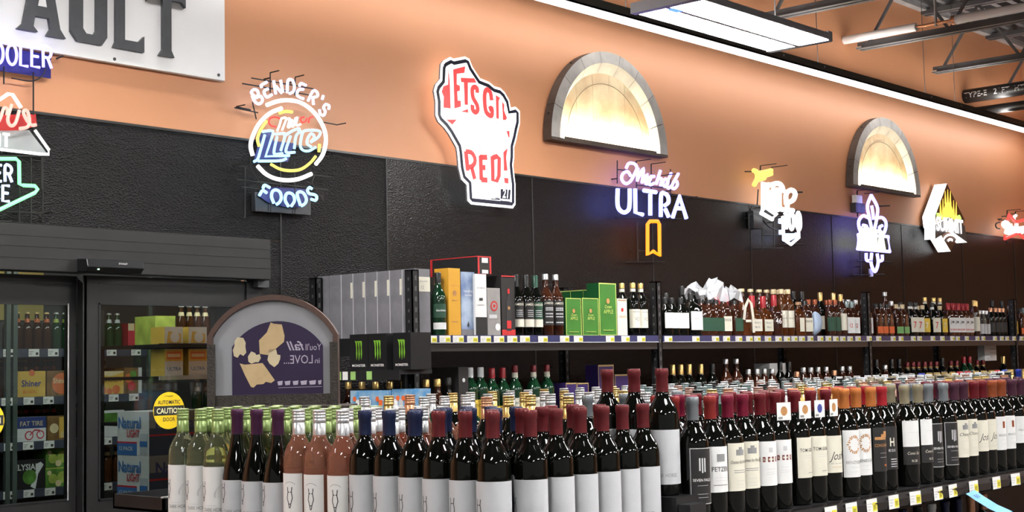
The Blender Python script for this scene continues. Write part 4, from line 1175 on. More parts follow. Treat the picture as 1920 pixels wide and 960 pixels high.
def ring_print(b, r):
    for k in range(22):
        a = 2 * pi * k / 22
        wrap_line(b, r, [((.014 + .004 * (k % 2)) * cos(a), .145 + .018 * sin(a)), ((.020 + .002 * (k % 3)) * cos(a), .145 + .026 * sin(a))], .0035)
w('benz', F['orange'], M_lwhite, .055, .185, [(ring_print, M_ochre), (word('BENZIGER', .012, .092, 0, .055, .003), M_grey_ink), (lines((.082, .07), 0, .03), M_faint)])
w('concan', F['orange'], M_lblack, .060, .185, [(lab_block([(-.03, .012, .150, .158), (-.01, .02, .157, .166), (.0, .02, .165, .174)]), M_ochre), (word('CONCANNON', .012, .130, 0, .062, .01), M_ochre), (lines((.112, .10), 0, .03), M_faint), (lab_block([(.0, .01, .075, .080)]), F['orange'])])
w('hess', F['red'], M_lblack, .060, .185, [(word('H', .034, .128, 0, .016, .02), M_lcream), (lines((.090, .083, .076, .069), .15, .024, .0016), M_lwhite), (word('ESS', .010, .112, 0, .025), M_faint)])
w('cono', F['olive'], M_lwhite, .118, .195, [(lines((.16,), 0, .03), M_faint)], extra_lab=[(.065, .118, -52, 52, M_lblack)])
PROTO['cono'].append(('label_print', (lambda b: (b.wraptext('Cono Sur', .012, .0386, .095, 0, 0, .3, .045), b.wraptext('N 20', .010, .0386, .073, 0, .01))[0])(MB()).mesh('label_print', M_lcream), 3))
w('chateau_plum', F['plum'], M_lcream, .065, .182, [(lab_block([(-.014, .014, .152, .166), (-.006, .006, .164, .172)]), M_grey_ink), (word('Chateau', .014, .132, 0, .05, .0, .4), M_ink), (lines((.115, .09, .08), 0, .03), M_faint)])
w('josh_red', F['darkred'], M_lcream, .075, .175, [(word('Josh', .032, .110, 5, .050, 0, .5), M_ink), (lines((.100, .09), 0, .05), M_faint)])
w('benz_rust', F['rust'], M_lwhite, .070, .180, [(lab_block([(-.006, .006, .142, .164)]), F['rust']), (word('BENZIGER', .010, .115, 0, .045, .003), M_grey_ink), (lines((.105, .09), 0, .03), M_faint)])
w('plain', F['plum'], M_lwhite, .085, .175, [(word('MERLOT', .010, .125, 0, .04), M_grey_ink), (lines((.11,), 0, .03), M_faint)])
for k_ in ('silver', 'gold', 'copper', 'teal', 'white', 'pink', 'black'):
    proto('screw_' + k_, bord(), G_green if k_ in ('silver', 'teal') else M_dark, (screw_prof(), F[k_], 'screw_cap'), seg=14)
for k_ in ('grey', 'scarlet', 'crimson', 'darkred', 'orange', 'rust', 'olive', 'plum', 'gold', 'red', 'blue', 'burgundy', 'navy', 'purple', 'copper'):
    proto('foil_' + k_, bord(), M_dark, (foil_prof(.230), F[k_]), seg=14)
proto('rosy_silver', bord(), G_rose, (screw_prof(), F['silver'], 'screw_cap'), seg=14)
proto('lower_white', bord(), M_dark, (foil_prof(.230), F['white']), seg=14)

# ------------------------------------------------------------------ endcap of the wine island
t = thing('endcap_display', 'black endcap display box under the white-labelled wine bottles', 'display stand', (0, 0, 0))
bevel(MB().box((2.155, 1.935, 0), (2.725, 3.215, 1.148)).build('display_box', M_black, t), .006)
MB().box((2.145, 1.925, 1.115), (2.73, 3.225, 1.149)).build('top_tray', M_black, t)
MB().box((2.731, 1.935, 1.0), (2.822, 2.45, 1.2305)).build('riser', M_black, t)
seq = ['dh_white'] * 3 + ['dh_pinot'] * 3 + ['dh_rose'] * 3 + ['dh_blue'] * 3 + ['dh_burg'] * 3
desc = {'dh_white': 'green-capped white wine bottle', 'dh_pinot': 'purple-capped sloping-shouldered red wine bottle', 'dh_rose': 'silver-capped rosé wine bottle', 'dh_blue': 'navy-capped red wine bottle', 'dh_burg': 'burgundy-capped red wine bottle'}
pos3 = {0: 'leftmost', 1: 'middle one', 2: 'rightmost'}
rot0 = {'dh_white': -62, 'dh_pinot': -66, 'dh_rose': -72, 'dh_blue': -66, 'dh_burg': -66}
ys = [3.148 - .0793 * k for k in range(15)]
for k, key in enumerate(seq):
    place(key, (2.215 + random.uniform(-.003, .003), ys[k], 1.150), f'{desc[key]}, {pos3[k % 3]} of its three in the endcap front row', rot=R(rot0[key] + random.uniform(-5, 5)), group='wine bottles in the endcap front row')
for k in range(6):
    place('dh_burg', (2.292 + .0805 * k, 1.995 + random.uniform(-.004, .004), 1.150), f'burgundy-capped bottle, {ORD[k]} after the endcap corner along its right side', rot=R(-74 + random.uniform(-9, 9)), group='wine bottles along the right side of the endcap')
for k in range(3):
    place('dh_burg', (2.777, 2.0 + .083 * k, 1.231), f'burgundy-capped bottle raised on the riser, {("nearest and rightmost", "middle", "farthest and leftmost")[k]} of three', rot=R(-62), group='raised wine bottles at the endcap')
for r_, X in enumerate((2.302, 2.388, 2.472)):
    row_ = (['dh_white'] * 7 + ['dh_rose'] * 3 + ['dh_blue'] * 3 + ['dh_burg'] * 2)
    ct = {}
    for k, key in enumerate(row_):
        y = 3.150 - .0793 * k - .012 * (r_ % 2)
        if y < 2.075:
            continue
        ct[key] = ct.get(key, 0) + 1
        place(key, (X, y, 1.150), f'{desc[key]}, {ORD[ct[key] - 1]} from left of that colour in endcap {ORD[r_ + 1]} row', rot=R(rot0[key] + random.uniform(-8, 8)), group='wine bottles in the rear endcap rows')
for k in range(4):
    place('dh_burg', (2.555 + .08 * (k % 2), 2.08 + .082 * (k // 2), 1.150), f'burgundy-capped bottle behind the right side row of the endcap, {("near left", "near right", "far left", "far right")[k]}', rot=R(-70), group='wine bottles in the rear endcap rows')

# ------------------------------------------------------------------ the wine island
t = thing('wine_gondola', 'long black wine island shelving with price rails', 'shelf', (0, 0, 0))
MB().box((2.83, 1.925, 1.125), (8.2, 3.36, 1.160)).build('shelf_deck', M_rack, t)
MB().box((2.83, 2.05, .70), (8.2, 3.3, .74)).build('shelf_deck', M_rack, t)
MB().box((2.83, 2.45, 0), (8.2, 2.49, 1.125)).build('back_panel', M_rack, t)
for x in (2.84, 4.06, 5.28, 6.5, 7.72):
    MB().box((x, 2.40, 0), (x + .04, 2.54, 1.16)).build('upright', M_rack, t)
rail = MB()
pr = [(1.925, 1.160), (1.912, 1.156), (1.904, 1.140), (1.906, 1.118), (1.916, 1.112), (1.925, 1.114)]
rail.prism([(2.835, a, b) for a, b in pr], (1, 0, 0), 5.36)
rl = rail.build('price_rail', mat('glossy_black_rail', (.012, .010, .010), .18, noise=(9, .2)), t)
TAG2 = price_tag_mesh(.062, .038)
def lean(mb, k=.045):
    mb.v = [(a, b - .3 * c * (c - .038) * 6 * 0 + c * k, c) for a, b, c in mb.v]
    return mb
TAG2 = lean(TAG2).mesh('price_tag', [M_paper, M_yel, M_faint, M_tagprint])
for px in (1432, 1545, 1585, 1625, 1666, 1706, 1752, 1780, 1818, 1862, 1897, 1935, 1975):
    p = onY(px, 930, 1.903)
    obj('price_tag', TAG2, rl, (p.x, 1.9025 + random.uniform(-.001, .001), 1.1165), R(random.uniform(-4, 4)))
b = MB().ribbon([V((0, 0, 0)), V((.012, -.012, -.03)), V((.05, -.05, -.085)), V((.075, -.08, -.115))], .05, (.5, -.9, .35), .0006)
p = onY(1810, 912, 1.90)
t = thing('blue_tag', 'light blue paper tag hanging off the price rail', 'tag', (p.x, 1.899, 1.118))
b = MB()
q0, q1 = V((0, 0, .002)), V((.052, -.005, .010))
path = [(0, 0, 0), (.020, -.020, -.020), (.052, -.050, -.048), (.088, -.082, -.070)]
L = [q0 + V(q) for q in path]
Rr = [q1 + V(q) for q in path]
b.add(L + Rr + [q + V((.0004, .0008, -.0006)) for q in L + Rr], [(i, i + 1, 5 + i, 4 + i) for i in range(3)] + [(8 + i, 12 + i, 13 + i, 9 + i) for i in range(3)])
b.build('paper', mat('light_blue_paper', (.12, .42, .78), .5, noise=(20, .05)), t)
b = MB()
xv = (q1 - q0).normalized()
yv = (V(path[0]) - V(path[1])).normalized()
b.text('50', .024, q0 + V(path[1]) * .95 + xv * .026 + V((-.0007, -.0014, .001)), xv, yv, bold=.01)
b.build('handwriting', mat('blue_pen', (.03, .12, .30), .5, noise=(20, .1)), t)

lx = [2.822, 2.876, 2.96, 3.049, 3.129, 3.193, 3.313, 3.39, 3.462, 3.571, 3.635, 3.704, 3.80, 3.943, 4.034, 4.095, 4.207, 4.283, 4.35, 4.422, 4.484, 4.56, 4.646, 4.73, 4.81]
ty = ['seven', 'fetzer', 'chateau', 'chateau', 'louis', 'louis', 'tom', 'tom', 'josh', 'benz', 'benz', 'concan', 'hess', 'cono', 'cono', 'seven', 'seven', 'chateau_plum', 'chateau_plum', 'josh_red', 'josh_red', 'benz_rust', 'benz_rust', 'plain', 'plain']
FD = {'seven': 'grey-capped red wine with black bordered label', 'fetzer': 'scarlet-capped red wine with plain white serif label', 'chateau': 'crimson-capped red wine with cream house-picture label', 'louis': 'red wine with white label and brown band', 'tom': 'dark-red-capped wine with plain cream label', 'josh': 'dark-red-capped wine with large script on cream label', 'benz': 'orange-capped red wine with ochre ring label', 'concan': 'orange-capped red wine with black and ochre label', 'hess': 'red-capped wine with black label and large initial', 'cono': 'olive-capped wine with half white half black label', 'chateau_plum': 'plum-capped wine with cream house-picture label', 'josh_red': 'farther dark-red-capped wine with script cream label', 'benz_rust': 'rust-capped wine with white label and red dot', 'plain': 'plum-capped wine with small white label'}
prev = 2.775
FX_ = []
seen = {}
tot = {q: ty.count(q) for q in ty}
for k, (x, key) in enumerate(zip(lx, ty)):
    c = max(x + .030, prev + .0765)
    prev = c
    FX_.append(c)
    seen[key] = seen.get(key, 0) + 1
    if key == 'seven':
        wh = ('nearest, beside the raised bottles', 'left of the far pair', 'right of the far pair')[seen[key] - 1]
        lb = f'{FD[key]}, {wh}'
    elif tot[key] == 1:
        lb = f'{FD[key]} on the island front row'
    else:
        lb = f'{("left", "right")[seen[key] - 1]} one of the pair of {FD[key]}'.replace('wine', 'wines', 1) if False else f'{FD[key]}, {("left", "right")[seen[key] - 1]} of the pair'
    place(key, (c, 1.970 + random.uniform(-.004, .004), 1.1605), lb, rot=R(-16 + random.uniform(-10, 10)), group='wine bottles in the island front row')
capof = {'seven': 'grey', 'fetzer': 'scarlet', 'chateau': 'crimson', 'louis': 'darkred', 'tom': 'darkred', 'josh': 'darkred', 'benz': 'orange', 'concan': 'orange', 'hess': 'red', 'cono': 'olive', 'chateau_plum': 'plum', 'josh_red': 'darkred', 'benz_rust': 'rust', 'plain': 'plum'}
cn = {'darkred': 'dark red', 'grey': 'grey', 'navy': 'navy'}
# folded neck cards on four bottles
for k, cx in enumerate((5, 6, 7, 8)):
    n_ = thing('neck_card', f'white award card hung on a bottle neck, {ORD[k]} from left of four', 'tag', (FX_[cx] - (.02 if k < 3 else 0.0) * 0, 1.944, 1.388), R(-14 + 6 * k))
    MB().box((-.025, -.0008, 0), (.025, 0, .046)).build('card', M_paper, n_)
    q = MB().lathe([(.012, 0), (.012, .0005)], 16)
    q.v = [(a, -.001 - c, .024 + b_) for a, b_, c in q.v]
    q.build('medal_print', (M_ochre, M_ochre, mat('blue_print', (.05, .08, .35), .5, noise=(60, .4)), M_ochre)[k], n_)
    MB().box((-.021, -.0014, .003), (-.006, -.0009, .009)).build('small_print', M_grey_ink, n_)
def fill(Y, x0, x1, dx, pick, rowname, z=1.1605):
    x = x0
    ct = {}
    while x < x1:
        key = pick(x)
        nm = key.split('_')[1]
        ct[nm] = ct.get(nm, 0) + 1
        c = cn.get(nm, nm)
        place(key, (x + random.uniform(-.004, .004), Y + random.uniform(-.006, .006), z), f'{c}-capped wine bottle, {ORD[ct[nm] - 1]} {c} one from left in the island {rowname} row', group=f'wine bottles in the island {rowname} row')
        x += dx
def near_cap(x):
    i = min(range(len(FX_)), key=lambda q: abs(FX_[q] - x))
    return 'foil_' + capof[ty[i]]
fill(2.056, 2.90, 4.95, .083, near_cap, 'second')
fill(2.142, 2.87, 5.3, .0845, near_cap, 'third')
def p3(x):
    return random.choice(['rosy_silver', 'rosy_silver', 'foil_grey', 'foil_grey', 'screw_gold'] if x < 3.5 else ['screw_pink', 'screw_gold', 'screw_silver', 'screw_black', 'screw_copper'])
fill(2.40, 2.9, 5.8, .086, p3, 'fourth')
fill(2.65, 2.86, 6.4, .088, lambda x: random.choice(['rosy_silver'] * 6 + ['screw_gold', 'screw_copper'] if x < 3.6 else ['screw_black', 'screw_teal', 'screw_pink', 'screw_silver', 'foil_olive']), 'fifth')
fill(2.90, 2.86, 7.0, .090, lambda x: random.choice(['rosy_silver'] * 4 + ['screw_gold'] if x < 3.8 else ['screw_teal', 'screw_black', 'screw_silver', 'screw_pink', 'screw_black'] if x < 5.4 else ['screw_white', 'foil_olive', 'screw_white']), 'sixth')
fill(3.16, 2.88, 7.9, .092, lambda x: random.choice(['screw_silver', 'screw_silver', 'screw_copper', 'screw_gold'] if x < 4.2 else ['screw_teal', 'screw_silver', 'screw_black'] if x < 5.6 else ['screw_white', 'screw_white', 'screw_silver'] if x < 6.5 else ['screw_gold', 'foil_red', 'foil_blue', 'screw_gold']), 'rear')
for k, px in enumerate((1690, 1718, 1744, 1767, 1785, 1807, 1830, 1851, 1868, 1886, 1899, 1911)):
    p = onY(px, 920, 2.28)
    c = ['black', 'black', 'navy', 'purple', 'copper', 'navy', 'black', 'white', 'navy', 'navy', 'copper', 'copper'][k]
    key = 'lower_white' if c == 'white' else ('screw_black' if c == 'black' else 'foil_' + c)
    place(key, (4.5 + (k - 6) * .105, 2.20, .741), f'{c}-capped bottle on the shelf below the price rail, {ORD[k]} from left', group='wine bottles on the lower island shelf')
# small black carton standing beside the nearest grey-capped bottle
carton('black_carton', 'small black carton standing below the raised burgundy-capped bottle', 'box', (2.735, 1.90, 1.150), (2.80, 1.9335, 1.215), mat('black_carton', (.02, .02, .022), .4, noise=(20, .2)), [('lines', .006, .5, .35, M_faint, 0, .03)])
t = bpy.data.objects['endcap_display']
MB().box((2.731, 1.895, 1.10), (2.822, 1.9345, 1.1495)).build('ledge', M_black, t)

# ================================================================== LIQUOR RACK
RY = 4.75
PX = (4.65, 6.59, 9.10, 11.67)
t = thing('liquor_rack', 'black punched-post liquor rack with stocked shelves along the wall', 'shelf', (0, 0, 0))
M_hole = mat('punched_hole', (.08, .08, .085), .4, noise=(9, .1))
M_holep = mat('bright_rivet', (.5, .5, .5), .3, .6, noise=(9, .1))
def post(x, y, holes=True):
    b = MB().box((x - .022, y, 0), (x + .022, y + .006, 2.0)).box((x - .022, y, 0), (x - .016, y + .05, 2.0)).box((x + .016, y, 0), (x + .022, y + .05, 2.0))
    b.box((x - .022, y, 1.994), (x + .022, y + .05, 2.0))
    o = b.build('post', M_rack, t)
    if holes:
        h = MB()
        z = 1.2
        while z < 1.98:
            h.box((x - .006, y - .0012, z), (x + .006, y + .0005, z + .022))
            h.box((x - .0232, y + .02, z), (x - .0215, y + .03, z + .014))
            z += .05
        h.build('punched_holes', M_hole, o)['kind'] = 'stuff'
for x in PX:
    post(x, RY)
    post(x, 5.44)
TAG3 = price_tag_mesh(.075, .032).mesh('price_tag', [M_paper, M_yel, M_faint, M_tagprint])
for i in range(4):
    x0 = PX[i] + .024
    x1 = (PX[i + 1] if i < 3 else 14.2) - .024
    for zt, front in ((1.690, True), (1.215, False), (.75, False)):
        MB().box((x0, RY + .03, zt - .025), (x1, 5.46, zt)).build('shelf_deck', M_rack, t)
        MB().box((x0 - .02, RY + .004, zt - .075), (x1 + .02, RY + .03, zt - .0)).build('beam', mat('beam_steel', (.030, .027, .026), .4, noise=(9, .2)), t)
        if front:
            r_ = MB().box((x0, RY - .006, zt - .034), (x1, RY + .003, zt + .002)).build('price_rail', mat('navy_rail', (.03, .035, .11)), t)
            MB().box((x0, RY - .0075, zt - .037), (x1, RY - .001, zt - .033)).build('rail_lip', M_silverlab, r_)
            if i == 0:
                xs = [798, 824, 849, 876, 901, 926, 951, 975, 1009, 1050, 1076, 1136, 1165, 1195]
            elif i == 1:
                xs = [1246, 1298, 1335, 1356, 1379, 1399, 1414, 1434, 1454, 1470, 1484, 1498, 1514, 1533, 1548, 1562, 1575, 1589, 1604, 1625]
            elif i == 2:
                xs = [1643, 1670, 1685, 1708, 1720, 1745, 1763, 1782, 1792, 1809, 1829, 1840, 1862, 1875, 1885, 1898]
            else:
                xs = [1912, 1920, 1930]
            for px in xs:
                obj('price_tag', TAG3, r_, (onY(px, 640, RY - .008).x, RY - .008, zt - .0335 + random.uniform(-.001, .001)))
b = MB().box((PX[0] - .01, RY + .05, 1.60), (PX[0] + .01, 5.44, 1.67)).box((PX[0] - .01, RY + .05, 1.14), (PX[0] + .01, 5.44, 1.205))
b.build('side_beam', M_rack, t)

# ---- bottle kinds for the rack
def round_b(key, r, H, sh, glass, cap, labs=(), neck=.014, capz=.05, seg=16, prints=(), capname='cap', foilz=None):
    prof = [(r - .003, 0), (r, .006), (r, sh), (r * .94, sh + .012), (r * .72, sh + .030), (r * .5, sh + .045), (neck * 1.1, sh + .06), (neck, sh + .075), (neck, H - .002)]
    c = ([(neck + .002, H - capz), (neck + .0022, H - .004), (neck, H)], cap, capname)
    proto(key, prof, glass, c, [(a, b_, -70, 70, m_) for a, b_, m_ in labs], prints, seg)
def square_b(key, r, H, sh, glass, cap, labs=(), neck=.014, capz=.04, depth=1.0, capname='cap', prints=()):
    prof = [(r * .96, 0, 5), (r, .006, 6), (r, sh, 6), (r * .9, sh + .014, 4), (r * .55, sh + .03, 2.5), (neck * 1.1, sh + .045, 2), (neck, sh + .06, 2), (neck, H - .002, 2)]
    P = [('glass_body', MB().lathe(prof, 24, depth=depth).mesh('glass_body', glass, True, 50), None), (capname, MB().lathe([(neck + .0025, H - capz), (neck + .003, H - .004), (neck, H)], 14).mesh('cap', cap, True, 50), None)]
    for z0, z1, m_ in labs:
        hw = r * .86
        P.append(('paper_label', MB().box((-hw, -r * depth - .0012, z0), (hw, -r * depth + .002, z1)).mesh('paper_label', m_), None))
    for txt, size, z, m_, wd_ in prints:
        P.append(('label_print', MB().text(txt, size, (0, -r * depth - .0018, z), (1, 0, 0), (0, 0, 1), bold=.01, width=wd_).mesh('label_print', m_), len(P) - 1))
    PROTO[key] = P
pw = lambda s, size, z, wd_, bold=.01, ang=0: (word(s, size, z, ang, wd_, bold))
M_lgreen = mat('dark_green_label', (.02, .07, .04), .5, noise=(30, .1))
M_lyel = mat('yellow_label', (.72, .50, .06), .5, noise=(30, .1))
M_lorange = mat('orange_label', (.70, .13, .03), .5, noise=(30, .1))
M_lgrn = mat('light_green_label', (.16, .36, .12), .5, noise=(30, .1))
round_b('glenf', .036, .30, .185, G_green, F['black'], [(.03, .062, M_lwhite), (.085, .15, M_lgreen)], prints=[(pw('Glenfiddich', .013, .115, .055), M_lwhite)])
round_b('jam_black', .038, .315, .195, M_dark, F['black'], [(.045, .085, M_lcream), (.086, .175, M_lblack)], capz=.10, prints=[(pw('JAMESON', .017, .155, .066), M_lcream), (lines((.10, .11, .12, .13), 0, .04, .003), M_faint)])
round_b('jam_green', .038, .315, .195, M_dark, mat('dark_green_foil', (.01, .06, .035), .3, noise=(20, .1)), [(.045, .085, M_lcream), (.086, .175, M_lgreen)], capz=.10, prints=[(pw('JAMESON', .017, .155, .066), M_lcream), (lines((.10, .11, .12, .13), 0, .04, .003), M_faint)])
round_b('jam_clear', .040, .325, .20, G_brownish, F['silver'], [(.055, .185, M_lblack)], capz=.03, prints=[(pw('JAMESON', .017, .165, .066), M_lcream), (lines((.07, .10, .115, .135, .145), 0, .05, .006), M_faint)])
round_b('vo', .038, .30, .19, M_dark, F['gold'], [(.045, .150, M_lcream)], capz=.03, prints=[(pw('VO', .030, .085, .03), M_grey_ink), (lines((.135,), 0, .05, .004), M_grey_ink)])
PROTO['vo'].append(('neck_label', MB().lathe([(.0155, .215), (.0155, .268)], 14).mesh('neck_label', M_lcream, True), None))
square_b('white_lab', .038, .225, .145, M_dark, F['black'], [(.045, .135, M_lwhite)], prints=[('Jack', .010, .10, M_grey_ink, .02)])
square_b('white_lab_big', .052, .255, .165, M_dark, F['black'], [(.035, .145, M_lwhite)], prints=[('Jack', .012, .10, M_grey_ink, .03)])
square_b('knob', .038, .235, .165, G_brownish, F['black'], [(.03, .12, M_lcream)], capz=.055, prints=[('KNOB', .022, .09, M_ink, .05)])
square_b('green_sq', .038, .22, .155, G_brownish, F['black'], [(.03, .11, M_lgreen)], capz=.055)
square_b('makers', .046, .255, .135, G_amber, F['red'], [(.03, .105, M_lcream)], capz=.075, neck=.016, prints=[("Maker's", .018, .078, M_grey_ink, .055), ('Mark', .018, .05, M_grey_ink, .04)])
square_b('forty_six', .042, .265, .15, G_brownish, F['red'], [], capz=.085, neck=.016, prints=())
PROTO['forty_six'].append(('label_print', MB().text('46', .05, (0, -.0428, .08), (1, 0, 0), (0, 0, 1), bold=.01).mesh('label_print', M_lwhite), None))
round_b('tall_cream', .038, .305, .20, G_amber, F['cream'], [(.055, .165, M_lcream)], capz=.03, neck=.0165, prints=[(pw('BASIL', .016, .11, .05), M_grey_ink)])
round_b('tall_clear', .038, .30, .20, G_brownish, F['cream'], [(.055, .165, M_lcream)], capz=.018, neck=.0165)
PROTO['woodford'] = [('glass_body', MB().lathe([(.048, 0, 3), (.050, .01, 3), (.050, .13, 3), (.044, .155, 2.5), (.026, .172, 2), (.017, .182, 2), (.017, .215, 2)], 24, depth=.6).mesh('glass_body', G_amber, True, 50), None), ('cork', MB().lathe([(.02, .205), (.02, .225)], 14).mesh('cork', mat('cork_wood', (.42, .25, .14), .7, noise=(30, .2)), True, 50), None), ('paper_label', MB().box((-.02, -.0315, .03), (.02, -.029, .12)).mesh('paper_label', M_lcream), None)]
round_b('turkey', .040, .29, .185, G_brownish, F['gold'], [(.04, .155, M_lcream)], capz=.05)
round_b('red_top', .037, .25, .155, G_brownish, F['rust'], [(.035, .13, M_lgreen)], capz=.035)
square_b('clear_sq', .040, .245, .155, G_brownish, F['teal'], [(.02, .13, M_lwhite)], capz=.05, prints=[('12', .04, .06, M_red, .03)])
square_b('seven_lab', .045, .255, .155, M_dark, F['black'], [(.03, .14, M_lcream)], capz=.03, prints=[('7', .07, .06, M_red, .03)])
PROTO['seven_lab'].append(('neck_label', MB().lathe([(.0152, .185), (.0152, .222)], 14).mesh('neck_label', M_lwhite, True), None))
square_b('seven_yel', .040, .235, .150, M_dark, F['cream'], [(.03, .135, M_lyel)], capz=.03, prints=[('7', .06, .06, M_lcream, .03)])
square_b('orange_lab', .036, .235, .155, G_brownish, F['black'], [(.02, .07, M_lorange)], capz=.03)
square_b('green_lab', .036, .235, .155, G_brownish, F['cream'], [(.02, .07, M_lgrn)], capz=.03)
square_b('beam', .038, .26, .160, G_brownish, F['red'], [(.03, .145, M_lwhite)], capz=.055, prints=[('JIM', .03, .10, M_ink, .04), ('BEAM', .02, .045, M_red, .05)])
round_b('dark_small', .033, .235, .15, M_dark, F['copper'], [(.035, .115, M_lblack)], capz=.04)
round_b('clear_pack', .030, .21, .13, G_clear, F['silver'], [(.02, .10, M_faint)], capz=.03)
round_b('yellow_lab', .030, .235, .14, M_dark, F['gold'], [(.02, .125, M_lyel)], capz=.03)
round_b('cutty', .038, .31, .205, G_green, F['white'], [(.06, .155, M_lyel)], capz=.05, prints=[(pw('CUTTY', .02, .12, .06), M_ink)])
round_b('jam_std', .038, .315, .195, G_green, F['darkred'], [(.05, .155, M_lcream)], capz=.035, prints=[(pw('JAMESON', .018, .125, .066), M_grey_ink)])
PROTO['jam_std'].append(('neck_label', MB().lathe([(.0155, .235), (.0155, .28)], 14).mesh('neck_label', M_lcream, True), None))
round_b('jam_red', .038, .305, .19, G_green, F['red'], [(.05, .12, M_lyel)], capz=.05)
square_b('walker', .036, .26, .155, G_brownish, F['gold'], [(.04, .12, M_lcream)], capz=.035)
square_b('walker_dark', .036, .265, .155, M_dark, F['black'], [(.04, .10, M_lblack)], capz=.035)
round_b('dark_tall', .036, .30, .19, M_dark, F['black'], [(.05, .14, M_lblack)], capz=.05)
round_b('gold_tall', .037, .30, .185, M_dark, F['gold'], [(.05, .14, M_lcream)], capz=.07)
round_b('dark_gold', .036, .275, .17, M_dark, F['darkred'], [(.04, .13, M_lyel)], capz=.035)
PROTO['dark_gold'].append(('neck_label', MB().lathe([(.0155, .20), (.0155, .238)], 14).mesh('neck_label', F['gold'], True), None))
round_b('clear_dark', .036, .26, .17, G_brownish, F['silver'], [(.04, .12, M_lblack)], capz=.03)

ND = {'glenf': 'green scotch bottle', 'jam_black': 'black-labelled whiskey bottle with gold neck', 'jam_green': 'green-labelled whiskey bottle', 'jam_clear': 'whiskey bottle with clear neck and black label', 'vo': 'gold-capped whisky bottle with cream label', 'white_lab': 'black square bottle with white label', 'white_lab_big': 'large black square bottle with white label', 'knob': 'black-topped square bourbon with cream label', 'green_sq': 'black-topped square bourbon with green label', 'makers': 'red-topped amber bourbon with cream label', 'forty_six': 'red-topped bourbon marked 46', 'tall_cream': 'tall cream-capped amber bourbon', 'tall_clear': 'tall bourbon with clear neck', 'woodford': 'flat amber bourbon with cork top', 'turkey': 'gold-capped bourbon with cream label', 'red_top': 'rust-capped bourbon bottle', 'clear_sq': 'square bourbon with white label', 'seven_lab': 'dark square bottle with red seven label', 'seven_yel': 'square bottle with yellow label', 'orange_lab': 'brown bottle with low orange label', 'green_lab': 'brown bottle with low green label', 'beam': 'red-capped bourbon with white label', 'dark_small': 'small dark copper-capped bottle', 'clear_pack': 'clear small spirit bottle', 'yellow_lab': 'dark bottle with yellow label', 'cutty': 'white-capped green bottle with yellow label', 'jam_std': 'green whiskey bottle with cream label', 'jam_red': 'red-capped green whiskey bottle', 'walker': 'gold-capped square scotch', 'walker_dark': 'black-capped square scotch', 'dark_tall': 'tall dark liquor bottle', 'gold_tall': 'dark bottle with gold foil neck', 'dark_gold': 'dark bottle with yellow label and red cap', 'clear_dark': 'silver-capped dark bottle'}
bays = ('first', 'second', 'third', 'fourth')
cnt = {}
pend = []
def stock(px, key, z, Y, sc=1.0, tier='top', row='front'):
    X = onY(px, 600, Y).x
    pend.append([X, key, z, Y, sc, tier, row])
TOP = 1.6905
for px, key in ((823, 'glenf'), (969, 'jam_black'), (986, 'jam_black'), (1004, 'jam_green'), (1023, 'jam_clear'), (1043, 'jam_clear'), (1187, 'vo'), (1203, 'vo'),
                (1246, 'white_lab'), (1260, 'white_lab'), (1277, 'white_lab'), (1296, 'white_lab_big'), (1316, 'green_sq'), (1329, 'green_sq'), (1342, 'green_sq'), (1357, 'knob'), (1377, 'green_sq'),
                (1411, 'makers'), (1432, 'makers'), (1452, 'forty_six'), (1466, 'tall_cream'), (1478, 'tall_cream'), (1497, 'woodford'), (1508, 'knob'), (1557, 'red_top'), (1566, 'red_top'), (1574, 'turkey'), (1584, 'clear_sq'), (1597, 'clear_sq'), (1610, 'clear_sq'),
                (1643, 'orange_lab'), (1652, 'orange_lab'), (1664, 'orange_lab'), (1682, 'green_lab'), (1693, 'green_lab'), (1706, 'seven_lab'), (1718, 'seven_lab'), (1731, 'seven_yel'), (1749, 'seven_lab'), (1763, 'seven_yel'), (1778, 'beam'), (1787, 'beam'), (1796, 'beam'), (1805, 'beam'), (1814, 'beam'), (1827, 'turkey'), (1836, 'clear_pack'), (1843, 'clear_pack'), (1850, 'clear_pack'), (1858, 'dark_small'), (1866, 'dark_small'), (1874, 'dark_small'), (1881, 'dark_small'), (1891, 'yellow_lab'), (1898, 'yellow_lab'),
                (1913, 'orange_lab'), (1921, 'clear_sq')):
    stock(px, key, TOP, 4.815, 1.0 if key not in ('glenf',) else 1.02)
for px, key in ((1168, 'vo'), (1250, 'white_lab_big'), (1280, 'dark_tall'), (1300, 'dark_tall'), (1345, 'makers'), (1362, 'makers'), (1392, 'tall_clear'), (1408, 'tall_clear'), (1425, 'tall_clear'), (1438, 'tall_clear'), (1451, 'tall_cream'), (1462, 'tall_cream'), (1473, 'tall_cream'), (1489, 'dark_tall'), (1504, 'dark_tall'), (1516, 'red_top'), (1528, 'red_top'), (1540, 'gold_tall'), (1551, 'red_top'), (1563, 'gold_tall'), (1580, 'clear_dark'), (1592, 'clear_dark'), (1606, 'clear_dark'), (1618, 'clear_dark'),
                (1660, 'jam_clear'), (1672, 'clear_dark'), (1688, 'seven_lab'), (1708, 'seven_lab'), (1722, 'seven_yel'), (1735, 'vo'), (1752, 'vo'), (1764, 'vo'), (1780, 'beam'), (1790, 'beam'), (1800, 'beam'), (1830, 'turkey'), (1862, 'dark_tall'), (1880, 'dark_tall'), (1893, 'clear_dark')):
    stock(px, key, TOP, 4.925, 1.02, 'top', 'second')
T2 = 1.2155
